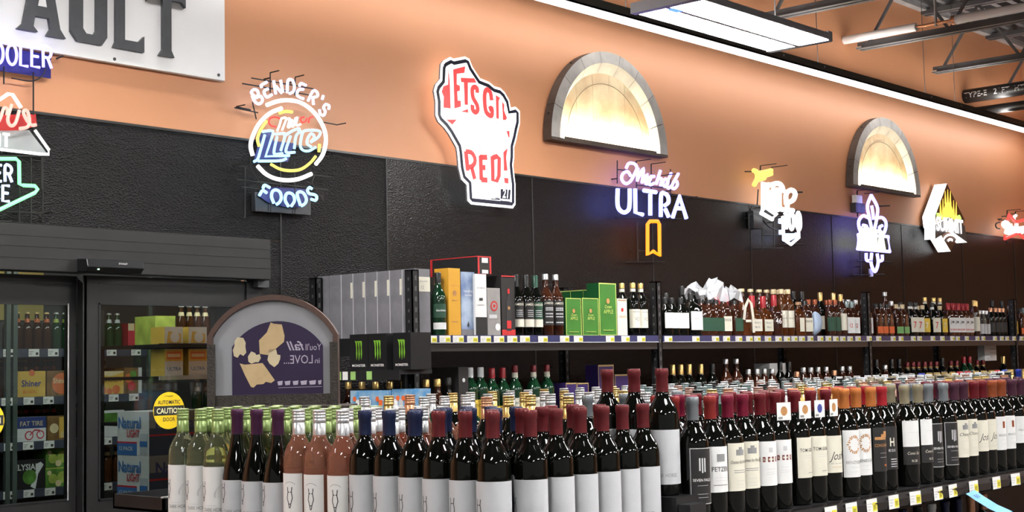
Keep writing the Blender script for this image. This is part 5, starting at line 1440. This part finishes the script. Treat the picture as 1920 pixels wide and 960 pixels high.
for px, key in ((797, 'walker'), (816, 'walker'), (834, 'walker_dark'), (880, 'cutty'), (900, 'cutty'), (920, 'jam_red'), (941, 'jam_red'), (962, 'jam_std'), (997, 'jam_std'), (1024, 'jam_std'), (1215, 'dark_gold'),
                (1259, 'gold_tall'), (1268, 'gold_tall'), (1290, 'gold_tall'), (1311, 'gold_tall'), (1332, 'dark_tall'), (1357, 'jam_clear'), (1377, 'jam_clear'), (1400, 'clear_dark'), (1415, 'clear_dark'), (1430, 'clear_dark'), (1444, 'clear_dark'), (1460, 'dark_tall'), (1475, 'dark_tall'), (1490, 'dark_small'), (1503, 'clear_dark'), (1516, 'clear_dark'), (1530, 'clear_dark'), (1545, 'clear_dark'), (1560, 'dark_small'), (1575, 'clear_dark'), (1590, 'clear_dark'), (1605, 'dark_small'),
                (1640, 'dark_tall'), (1655, 'clear_dark'), (1668, 'dark_tall'), (1682, 'dark_tall'), (1697, 'dark_gold'), (1707, 'dark_gold'), (1718, 'dark_gold'), (1729, 'dark_gold'), (1740, 'dark_gold'), (1751, 'dark_gold'), (1763, 'dark_tall'), (1778, 'dark_gold'), (1790, 'dark_gold'), (1803, 'jam_red'), (1815, 'jam_red'), (1828, 'dark_gold'), (1840, 'dark_gold'), (1878, 'gold_tall')):
    stock(px, key, T2, 4.83, 1.03, 'second')
pend.sort(key=lambda q: (q[5], q[6], q[0]))
lastx = {}
rad = lambda k: max(abs(v.co.x) for v in PROTO[k][0][1].vertices)
RADC = {k: rad(k) for k in ND}
for q in pend:
    X, key, z, Y, sc, tier, row_ = q
    g = (tier, row_)
    need = RADC[key] * sc
    if g in lastx:
        X = max(X, lastx[g][0] + lastx[g][1] + need + .001)
    for p_ in PX:
        if abs(X - p_) < need + .024 and row_ == 'front':
            X = p_ + need + .026
    lastx[g] = (X, need)
    kk = (key, tier, row_)
    cnt[kk] = cnt.get(kk, 0) + 1
    q[0] = X
    bay = sum(X > p_ for p_ in PX)
    lb = f'{ND[key]}, {ORD[cnt[kk] - 1]} such from left, {tier} shelf {row_} row'
    place(key, (X, Y + random.uniform(-.004, .004), z), lb, 'liquor bottle', R(-14 + random.uniform(-8, 8)), f'liquor bottles in the {row_} row of the rack {tier} shelf', 'liquor_bottle', sc)

# ---- gift boxes on the top shelf
def gift(name, label, px0, px1, ytop, Y, depth, face, prints, side=None, top=None, z=TOP):
    a, b = onY(px0, 600, Y), onY(px1, 600, Y)
    zt = onY((px0 + px1) / 2, ytop, Y).z
    return carton(name, label, 'box', (a.x, Y, z), (b.x, Y + depth, zt), face, prints, side=side, top=top)
M_slate = mat('slate_carton', (.19, .185, .20), .45, noise=(14, .15))
for k in range(8):
    a, b = 4.683, 4.785
    y0 = 4.79 + .0875 * k
    w_ = ('nearest the front post' if k == 0 else f'{ORD[k]} behind the front one')
    pr_ = [('rect', .05, .78, .95, .92, M_lcream), ('stext', 'THE GLENLIVET', .012, .5, .80, M_grey_ink, 0, .06)] if k > 5 else [('rect', .0, .66, 1, .88, M_lcream), ('GLENLIVET', .011, .5, .80, M_grey_ink, .0, .07), ('12', .022, .5, .70, M_grey_ink, .0, .016), ('srect', .0, .62, .16, .86, M_lcream), ('srect', .97, 0, 1, 1, M_silverlab)]
    carton('gift_box', f'tall slate grey whisky box at the rack end, {w_}', 'box', (a, y0, TOP), (b, y0 + .084, TOP + .318), M_slate, pr_, side=mat('slate_side', (.20, .195, .215), .4, noise=(14, .2)), top=mat('slate_top', (.45, .45, .47), .4, noise=(9, .1)), group='tall grey whisky boxes lined up front to back')
gift('gift_box', 'orange whisky gift box', 842, 864, 503, 4.79, .095, mat('amber_carton', (.66, .34, .035), .4, noise=(14, .06)), [('disc', .5, .63, .014, M_ochre), ('GLENMORANGIE', .010, .5, .73, M_ochre, 0, .06), ('rect', .3, .52, .7, .53, M_ochre), ('rect', .25, .2, .75, .215, M_ochre), ('X', .014, .5, .24, M_ochre, 0, None)])
gift('gift_box', 'blue sea-picture whisky gift box', 865.5, 891, 510, 4.79, .09, mat('sea_blue_carton', (.07, .13, .30), .4, noise=(9, .5, (.40, .48, .60))), [('TALISKER', .014, .5, .68, M_lwhite, .01, .065), ('STORM', .011, .5, .62, M_lwhite, .01, .05), ('rect', 0, .0, 1, .10, M_slate), ('poly', [(.4, .16), (.5, .22), (.55, .17), (.5, .13)], M_ink)])
gift('gift_box', 'white and black whisky gift box', 892, 913, 514, 4.775, .09, M_lwhite, [('rect', 0, 0, 1, .30, M_lblack), ('BOWMORE', .012, .5, .76, M_grey_ink, .005, .06), ('rect', .35, .57, .65, .61, M_ink), ('rect', .2, .5, .8, .505, M_faint)], side=M_lwhite)
gift('gift_box', 'short silver grey whisky gift box with red crest', 914.5, 938.5, 540, 4.775, .09, mat('silver_carton', (.36, .35, .34), .35, .3, noise=(14, .15)), [('disc', .5, .62, .026, M_red), ('disc', .5, .62, .018, mat('silver_carton')), ('disc', .5, .62, .009, M_red), ('disc', .75, .18, .018, M_lwhite), ('rect', .1, .36, .7, .44, M_faint)])
gift('gift_box', 'black gift box with red base picture of a bottle', 941, 966, 517, 4.775, .10, M_lblack, [('rect', 0, 0, 1, .10, M_red), ('rect', .34, .08, .70, .58, M_ink), ('poly', [(.40, .58), (.46, .70), (.46, .80), (.58, .80), (.58, .70), (.64, .58)], M_ink), ('rect', .45, .70, .60, .78, M_red), ('rect', .36, .12, .68, .25, M_red), ('disc', .52, .46, .009, M_ochre), ('rect', 0, .98, 1, 1, M_red)], top=M_red)
a, b = onY(893, 500, 4.80), onY(918, 500, 4.80)
zb = onY(905, 515, 4.80).z
carton('gift_box', 'long black and red carton lying on top of the gift boxes', 'box', (a.x, 4.79, zb + .004), (b.x, 5.12, zb + .092), M_lblack, [('rect', 0, 0, .12, 1, M_red), ('rect', 0, .93, 1, 1, M_red), ('rect', .88, 0, 1, 1, M_red), ('rect', .3, .62, .75, .9, M_lwhite), ('rect', .3, .02, .75, .22, M_lwhite), ('srect', 0, .95, 1, 1, M_red), ('srect', .96, 0, 1, 1, M_red)], top=M_red)
M_apple = mat('apple_green_carton', (.05, .20, .03), .35, noise=(5, .25))
M_apple2 = mat('apple_green_dark', (.012, .11, .03), .35, noise=(5, .2))
M_lime = mat('lime_print', (.50, .60, .15), .4, noise=(20, .1))
def apple(label, px0, px1, yt, Y, k):
    t_ = gift('gift_box', label, px0, px1, yt, Y, .085, M_apple, [('rect', 0, 0, 1, .02, M_lime), ('rect', 0, .98, 1, 1, M_lime), ('rect', 0, 0, .03, 1, M_lime), ('rect', .97, 0, 1, 1, M_lime), ('disc', .5, .66, .011 * k, M_ochre), ('Crown', .020 * k, .5, .52, M_lime, .0, .045 * k, .3), ('APPLE', .024 * k, .5, .42, M_lime, .0, .062 * k), ('rect', .2, .1, .8, .11, M_lime)], side=M_apple2, top=M_apple2)
apple('small green apple whisky box, left of the pair', 1061, 1090, 559, 4.775, 1)
apple('small green apple whisky box, right of the pair', 1092, 1122.5, 559, 4.775, 1)
apple('large green apple whisky box at the front', 1124, 1156, 531, 4.775, 1.35)
for k in range(3):
    a, b = onY(1117 - k * .0, 600, 4.875).x, onY(1149, 600, 4.875).x
    carton('gift_box', f'large green apple whisky box, {ORD[k]} behind the front large one', 'box', (a, 4.866 + .092 * k, TOP), (b, 4.955 + .092 * k, TOP + .262), M_apple, [('srect', 0, .98, 1, 1, M_lime), ('srect', 0, 0, .02, 1, M_lime)], side=M_apple2, top=M_apple2, group='large green apple boxes lined up front to back')
gift('gift_box', 'cream gift box with a small red crest beside the green boxes', 1158, 1176, 560, 4.775, .06, M_lcream, [('disc', .5, .7, .011, M_red), ('SANGRIA', .014, .5, .5, M_ochre, 0, .06), ('rect', .1, .95, .9, .97, M_ochre)])
# purple boxes on the second tier
M_purp = mat('royal_purple_carton', (.035, .018, .12), .4, noise=(9, .15))
M_goldp = mat('gold_edge_print', (.50, .36, .16), .4, .3, noise=(20, .1))
for label, a0, a1, yt, Y in (('short purple gold-edged box, left of the pair', 1058, 1078, 718, 4.80), ('short purple gold-edged box, right of the pair', 1079, 1100, 718, 4.80), ('tall purple gold-edged box', 1119, 1148, 684, 4.84), ('medium purple box beside the tall one', 1150, 1176, 702, 4.84)):
    gift('gift_box', label + ' on the second shelf', a0, a1, yt, Y, .09, M_purp, [('rect', 0, 0, .03, 1, M_goldp), ('rect', .97, 0, 1, 1, M_goldp), ('rect', 0, .97, 1, 1, M_goldp), ('rect', .2, .4, .8, .44, M_goldp)], z=T2)
gift('gift_box', 'wide black scotch carton on the second shelf', 858, 876, 688, 4.80, .20, M_lblack, [('disc', .5, .8, .01, M_faint), ('poly', [(0, .25), (1, .5), (1, .54), (0, .29)], M_goldp), ('poly', [(0, .2), (1, .45), (1, .46), (0, .21)], M_goldp)], z=T2)
a = onY(1456, 690, 4.80)
t = thing('white_carton', 'small white carton with a paper tag on the second shelf', 'box', (onY(1478, 690, 4.90).x, 4.98, T2))
MB().box((-.10, 0, 0), (.10, .12, .30)).build('carton_body', M_lwhite, t)
MB().box((-.115, -.006, .22), (-.03, -.0005, .27)).build('paper_tag', M_paper, t)
t = thing('hanging_notice', 'white notice box hanging under the top shelf at the right', 'notice', (onY(1868, 660, 4.90).x, 4.95, 1.49))
MB().box((-.12, 0, 0), (.12, .06, .176)).build('notice_box', M_lwhite, t)
b = MB()
for i in range(3):
    for j in range(4):
        b.box((-.0 + i * .036, -.0014, .03 + j * .03), (.022 + i * .036, -.0004, .045 + j * .03))
b.build('print', M_faint, t)['kind'] = 'stuff'
for (key, label) in (('walker', 0),):
    for k, y in enumerate((4.93, 5.03, 5.13, 5.23, 5.33)):
        place('walker', (4.74, y, T2), f'gold-capped square scotch seen through the open rack end, {ORD[k]} from front', 'liquor bottle', R(-60), 'scotch bottles at the open rack end', 'liquor_bottle', 1.0)

# ---- wrapped things on the top shelf
M_film = glass_material('clear_film', (.93, .94, .96))
def crumpled(name, label, cat, c, dims, m_, seed, sub=3, amp=.25):
    import bmesh
    rnd = random.Random(seed)
    bm = bmesh.new()
    bmesh.ops.create_icosphere(bm, subdivisions=sub, radius=1)
    bumps = [(V((rnd.gauss(0, 1), rnd.gauss(0, 1), rnd.gauss(0, 1))).normalized(), rnd.uniform(-amp, amp)) for _ in range(26)]
    for v in bm.verts:
        d = v.co.normalized()
        k = 1 + sum(a * max(0, d.dot(n_) - .55) * 2 for n_, a in bumps)
        v.co = V((d.x * dims[0] * k, d.y * dims[1] * k, d.z * dims[2] * k))
    zmin = min(v.co.z for v in bm.verts)
    for v in bm.verts:
        v.co.z -= zmin
    me = bpy.data.meshes.new(name)
    bm.to_mesh(me)
    bm.free()
    me.materials.append(m_)
    return tag(obj(name, me, None, c), label, cat)
M_bag = mat('cloudy_plastic_film', (.80, .82, .86), .15, alpha=.42)
bm_t = thing('plastic_bag', 'crumpled clear plastic bag lying over the bourbon bottles', 'bag', (onY(1335, 560, 4.87).x, 4.87, 1.93))
rnd = random.Random(5)
nx, nz = 15, 8
vs = []
for j in range(nz):
    for i in range(nx):
        u, v_ = i / (nx - 1), j / (nz - 1)
        peak = .09 * math.exp(-((u - .12) / .16) ** 2) + .135 * math.exp(-((u - .58) / .20) ** 2) + .09 * math.exp(-((u - .97) / .08) ** 2)
        vs.append(((u - .5) * .46 + rnd.uniform(-.012, .012), (v_ - .5) * .14 + rnd.uniform(-.014, .014), -.01 + peak * sin(pi * v_) ** .6 + rnd.uniform(-.022, .022)))
fs = [(j * nx + i, j * nx + i + 1, (j + 1) * nx + i + 1, (j + 1) * nx + i) for j in range(nz - 1) for i in range(nx - 1)]
MB().add(vs, fs).build('film_sheet', mat('cloudy_plastic_film'), bm_t)
crumpled('wrapped_bottle', 'pale blue cloth drawstring bag around a bottle on the top shelf', 'bag', (onY(1530, 610, 4.79).x, 4.79, TOP), (.050, .036, .072), mat('pale_blue_cloth', (.42, .52, .68), .8, noise=(9, .1)), 3, 3, .2)
x = onY(1394, 600, 4.80).x
PROTO['horse'] = [('glass_body', MB().lathe([(.045, 0, 2.5), (.047, .01, 2.5), (.046, .13), (.038, .17), (.02, .20), (.015, .21)], 20).mesh('glass_body', G_amber, True), None), ('white_sash', MB().ribbon([(-.05, -.05, .10), (-.035, -.051, .18), (-.005, -.051, .225), (.02, -.051, .20), (.03, -.053, .12), (.032, -.054, .02)], .022, (0, -1, 0), .001).mesh('white_sash', M_lcream), None), ('paper_label', MB().box((-.03, -.0485, .085), (.02, -.0475, .10)).mesh('paper_label', M_lcream), None)]
place('horse', (x, 4.80, TOP), 'amber bottle with a cream paper sash looped over it', 'liquor bottle', R(-10), None, 'liquor_bottle')

# ---- end shelf of the rack with black drink packs and blue packs
t = thing('end_shelf', 'black end shelf fixed to the rack with drink packs', 'shelf', (0, 0, 0))
for z in (1.532, 1.285):
    MB().box((4.42, 4.62, z - .02), (4.62, 5.35, z)).build('shelf_deck', M_rack, t)
    MB().box((4.412, 4.62, z - .045), (4.42, 5.35, z + .002)).build('shelf_edge', M_rack, t)
for y in (4.78, 5.36):
    MB().box((4.60, y, 0), (4.625, y + .02, 1.70)).build('upright', M_rack, t)
for y, c in ((5.03, 'g'), (4.985, 'w'), (4.93, 'g'), (4.82, 'g')):
    MB().box((4.4095, y - .02, 1.49), (4.4118, y + .014, 1.528)).build('shelf_tag', M_paper if c == 'w' else mat('green_tag', (.30, .50, .15), .5, noise=(20, .1)), t)
M_claw = mat('acid_green_print', (.17, .38, .03), .4, noise=(20, .1))
def pack(label, y0, y1, z0, z1, kind, x=4.43):
    tt = thing('drink_pack', label, 'drink pack', (x, (y0 + y1) / 2, z0))
    wd_, h = y1 - y0, z1 - z0
    base = mat('pack_black', (.012, .012, .013), .35, noise=(9, .2)) if kind == 'm' else mat('pack_sky_blue', (.07, .26, .52), .4, noise=(22, .45, (.30, .42, .52)))
    MB().box((0, -wd_ / 2, 0), (.13, wd_ / 2, h)).build('carton_body', base, tt)
    if kind == 'm':
        for k in (-1, 0, 1):
            yy = -k * wd_ * .13
            pts = [(-.0015, yy + .010, h * .82), (-.0015, yy - .006, h * .80), (-.0015, yy - .004, h * .62), (-.0015, yy - .007, h * .45), (-.0015, yy - .001, h * (.30 - .03 * (k == 0))), (-.0015, yy + .002, h * .46), (-.0015, yy + .000, h * .62), (-.0015, yy + .005, h * .76)]
            MB().prism(pts, (1, 0, 0), .001).build('claw_print', M_claw, tt)
        MB().text('MONSTER', .016, (-.0016, 0, h * .10), (0, -1, 0), (0, 0, 1), bold=.01, width=wd_ * .72).build('print', M_paper, tt)
    else:
        for k in range(3):
            yy = wd_ * (.3 - .3 * k)
            MB().box((-.0015, yy - .012, h * .15), (-.0003, yy + .012, h * .72)).build('print', (M_paper, M_faint, M_lorange)[k], tt)
            q = MB().lathe([(.012, 0), (.012, .0005)], 10)
            q.v = [(-.002 - c, yy + .02 + a, h * .75 + b_) for a, b_, c in q.v]
            q.build('print', M_lorange, tt)
def ypx(px, X=4.43):
    return onX(px, 660, X).y
for lab_, a0, a1, z0, z1, kd, X in (('black pack with green claw marks, left of the three on the end shelf', 690, 656, 1.533, 1.70, 'm', 4.43), ('black pack with green claw marks, middle of the three on the end shelf', 725, 691, 1.533, 1.70, 'm', 4.43), ('black pack with green claw marks, right of the three on the end shelf', 770, 737, 1.533, 1.70, 'm', 4.45),
        ('sky blue drink pack with character print, left on the lower end shelf', 727, 656, 1.286, 1.44, 'b', 4.43), ('sky blue drink pack with character print, right on the lower end shelf', 768, 734, 1.286, 1.445, 'b', 4.45)):
    pack(lab_, ypx(a0, X), ypx(a1, X), z0, z1, kd, X)

# ================================================================== ARCHED DISPLAY SIGN
# stands beyond the endcap on a plain black pedestal; we see its back, so the print reads mirrored
ax = (V((3.074, 3.498, 0)) - V((2.788, 3.819, 0))).normalized()      # left to right as seen
an = V((0, 0, 1)).cross(ax)
an = -an if an.dot(V((-1, -1, 0))) < 0 else an                        # towards the viewer
ac = V((2.931, 3.6585, 1.432))
th = math.atan2(ax.y, ax.x)
t = thing('arched_sign', 'arched brown-framed purple sign with cheese shapes and mirrored lettering', 'sign', ac, th)
HW, SZ, AH = .212, .225, .358           # half width, side height, arch top
def arch(hw, z0, sz, top, n=18):
    R_ = (hw * hw + (top - sz) ** 2) / (2 * (top - sz))
    a = math.asin(min(1, hw / R_))
    pts = [(-hw, z0)]
    for k in range(n + 1):
        q = -a + 2 * a * k / n
        pts.append((R_ * sin(q), top - R_ + R_ * cos(q)))
    pts.append((hw, z0))
    return pts
M_bf = mat('bronze_brown_frame', (.10, .055, .042), .45, noise=(40, .2))
M_bf2 = mat('hammered_bronze', (.045, .036, .028), .4, noise=(90, .4), bump=(180, .3))
o_, i_ = arch(HW, 0, SZ, AH), arch(HW - .016, 0, SZ - .002, AH - .018)
n = len(o_)
b = MB()
vs = [(p[0], y, p[1]) for y in (-.022, .022) for q in (o_, i_) for p in q]
fs = []
for k in range(n - 1):
    fs += [(k, k + 1, n + k + 1, n + k), (2 * n + k, 3 * n + k, 3 * n + k + 1, 2 * n + k + 1), (k, 2 * n + k, 2 * n + k + 1, k + 1), (n + k, n + k + 1, 3 * n + k + 1, 3 * n + k)]
fs += [(0, n, 3 * n, 2 * n), (n - 1, 3 * n - 1, 4 * n - 1, 2 * n - 1)]
b.add(vs, fs)
b.build('arched_frame', M_bf, t)
MB().prism([(p[0], -.004, p[1]) for p in arch(HW - .0165, 0.001, SZ - .003, AH - .0185)], (0, 1, 0), .004).build('clear_panel', mat('frosted_panel', (.34, .34, .36), .25, noise=(6, .1)), t)
MB().prism([(p[0] + .0135, -.0065, p[1]) for p in arch(.148, .034, .19, .272)], (0, 1, 0), .002).build('purple_insert', mat('purple_insert', (.030, .016, .060), .4, noise=(4, .3)), t)
MB().box((-HW + .012, -.018, -.002), (HW - .012, -.006, .034)).build('bottom_rail', M_bf2, t)
for s in (-1, 1):
    MB().box((s * (HW - .013) - .013, -.026, -.004), (s * (HW - .013) + .013, -.0225, .20)).build('side_bracket', M_bf2, t)
    for z in (.012, .188):
        q = MB().lathe([(.004, 0), (.003, .002)], 10)
        q.v = [(s * (HW - .013) + a, -.026 - c, z + b_) for a, b_, c in q.v]
        q.build('bolt', M_rod, t)
C_chs = mat('cheese_print', (.62, .45, .24), .5, noise=(25, .12))
C_pop = mat('popcorn_print', (.66, .56, .36), .5, noise=(25, .1))
def sp(pts, m_, nm='picture_print'):
    # traced in a 4x crop whose origin is photo pixel (380, 540); frame spans x 42..1035, base y 880
    k = 2 * HW / 993
    MB().prism([((a - 538) * k, -.0078, (872 - b_) * k * 1.0) for a, b_ in pts], (0, 1, 0), .001).build(nm, m_, t)
sp([(520, 245), (545, 255), (605, 262), (625, 350), (620, 395), (565, 440), (495, 492), (435, 482), (430, 380), (490, 320)], C_chs)
sp([(265, 352), (310, 358), (328, 395), (325, 425), (332, 470), (310, 495), (285, 480), (265, 508), (238, 495), (230, 450), (242, 420), (245, 380)], C_pop)
sp([(370, 462), (400, 475), (408, 490), (435, 485), (443, 515), (425, 545), (400, 545), (370, 555), (348, 540), (345, 500)], C_pop)
sp([(505, 450), (560, 450), (568, 490), (592, 495), (590, 525), (575, 560), (545, 585), (510, 560), (493, 530), (500, 495)], C_pop)
sp([(282, 552), (320, 562), (455, 552), (490, 600), (548, 685), (520, 705), (480, 695), (460, 712), (410, 715), (385, 738), (365, 730), (320, 640)], C_chs)
k = 2 * HW / 993
M_lil = mat('pale_lilac_print', (.50, .45, .55), .5, noise=(25, .05))
def mt(txt, x, y, size, width, bold=0, shear=0):
    MB().text(txt, size, ((x - 538) * k, -.0080, (872 - y) * k), (-1, 0, 0), (0, 0, 1), bold=bold, shear=shear, width=width * k).build('mirrored_lettering', M_lil, t)
mt("You'll", 845, 462, .030, 120)
mt('fall', 705, 460, .042, 135, .012, .35)
mt('in', 873, 562, .026, 36)
mt('LOVE...', 728, 562, .040, 220)
for x, w_ in ((588, 40), (645, 44), (706, 44), (768, 50), (835, 52), (890, 28)):
    sp([(x - w_ / 2, 695), (x + w_ / 2, 690), (x + w_ / 2 - 5, 722), (x - w_ / 2 + 6, 724)], M_lil, 'small_print')
sp([(575, 741), (905, 738), (905, 741), (575, 744)], M_lil, 'small_print')
t = thing('sign_pedestal', 'plain black pedestal carrying the arched sign', 'display stand', (ac.x, ac.y, 0), th)
bevel(MB().box((-.24, -.10, 0), (.26, .16, 1.40)).build('pedestal_box', M_black, t), .005)
MB().box((-.235, -.095, 1.40), (.255, .15, 1.4275)).build('top_plate', M_bf2, t)
# tray with a crumpled bag beside the endcap
p = onY(305, 925, 4.2)
t = thing('wire_tray', 'shallow black tray sticking out behind the white wine bottles', 'tray', (p.x, 4.2, p.z - .05))
b = MB().box((-.10, -.15, 0), (.28, .15, .008)).box((-.10, -.15, 0), (.28, -.142, .05)).box((-.10, .142, 0), (.28, .15, .05)).box((-.10, -.15, 0), (-.092, .15, .05))
b.build('tray_body', M_black, t)
MB().box((-.102, -.152, .048), (.28, -.138, .053)).build('tray_rim', M_ledge, t)
MB().box((.08, -.1, -(p.z - .05)), (.24, .1, 0)).build('tray_stand', M_black, t)
crumpled('snack_bag', 'crumpled blue and white bag lying in the black tray', 'bag', (p.x + .09, 4.17, p.z - .041), (.07, .05, .05), mat('blue_white_bag', (.75, .77, .8), .35, noise=(7, .9, (.04, .07, .35))), 11, 3, .3)

# ================================================================== tidy: put each container at the base of its parts
def world_box(o):
    pts = []
    st = [o]
    while st:
        q = st.pop()
        if q.type == 'MESH':
            pts += [q.matrix_world @ V(c) for c in q.bound_box]
        st += list(q.children)
    return pts
bpy.context.view_layer.update()
for o in list(COL.objects):
    if o.parent is None and o.type == 'EMPTY' and o.location.length < 1e-6 and o.children:
        pts = world_box(o)
        if not pts:
            continue
        c = V(((min(q.x for q in pts) + max(q.x for q in pts)) / 2, (min(q.y for q in pts) + max(q.y for q in pts)) / 2, min(q.z for q in pts)))
        o.location = c
        for ch in o.children:
            ch.location = ch.location - c
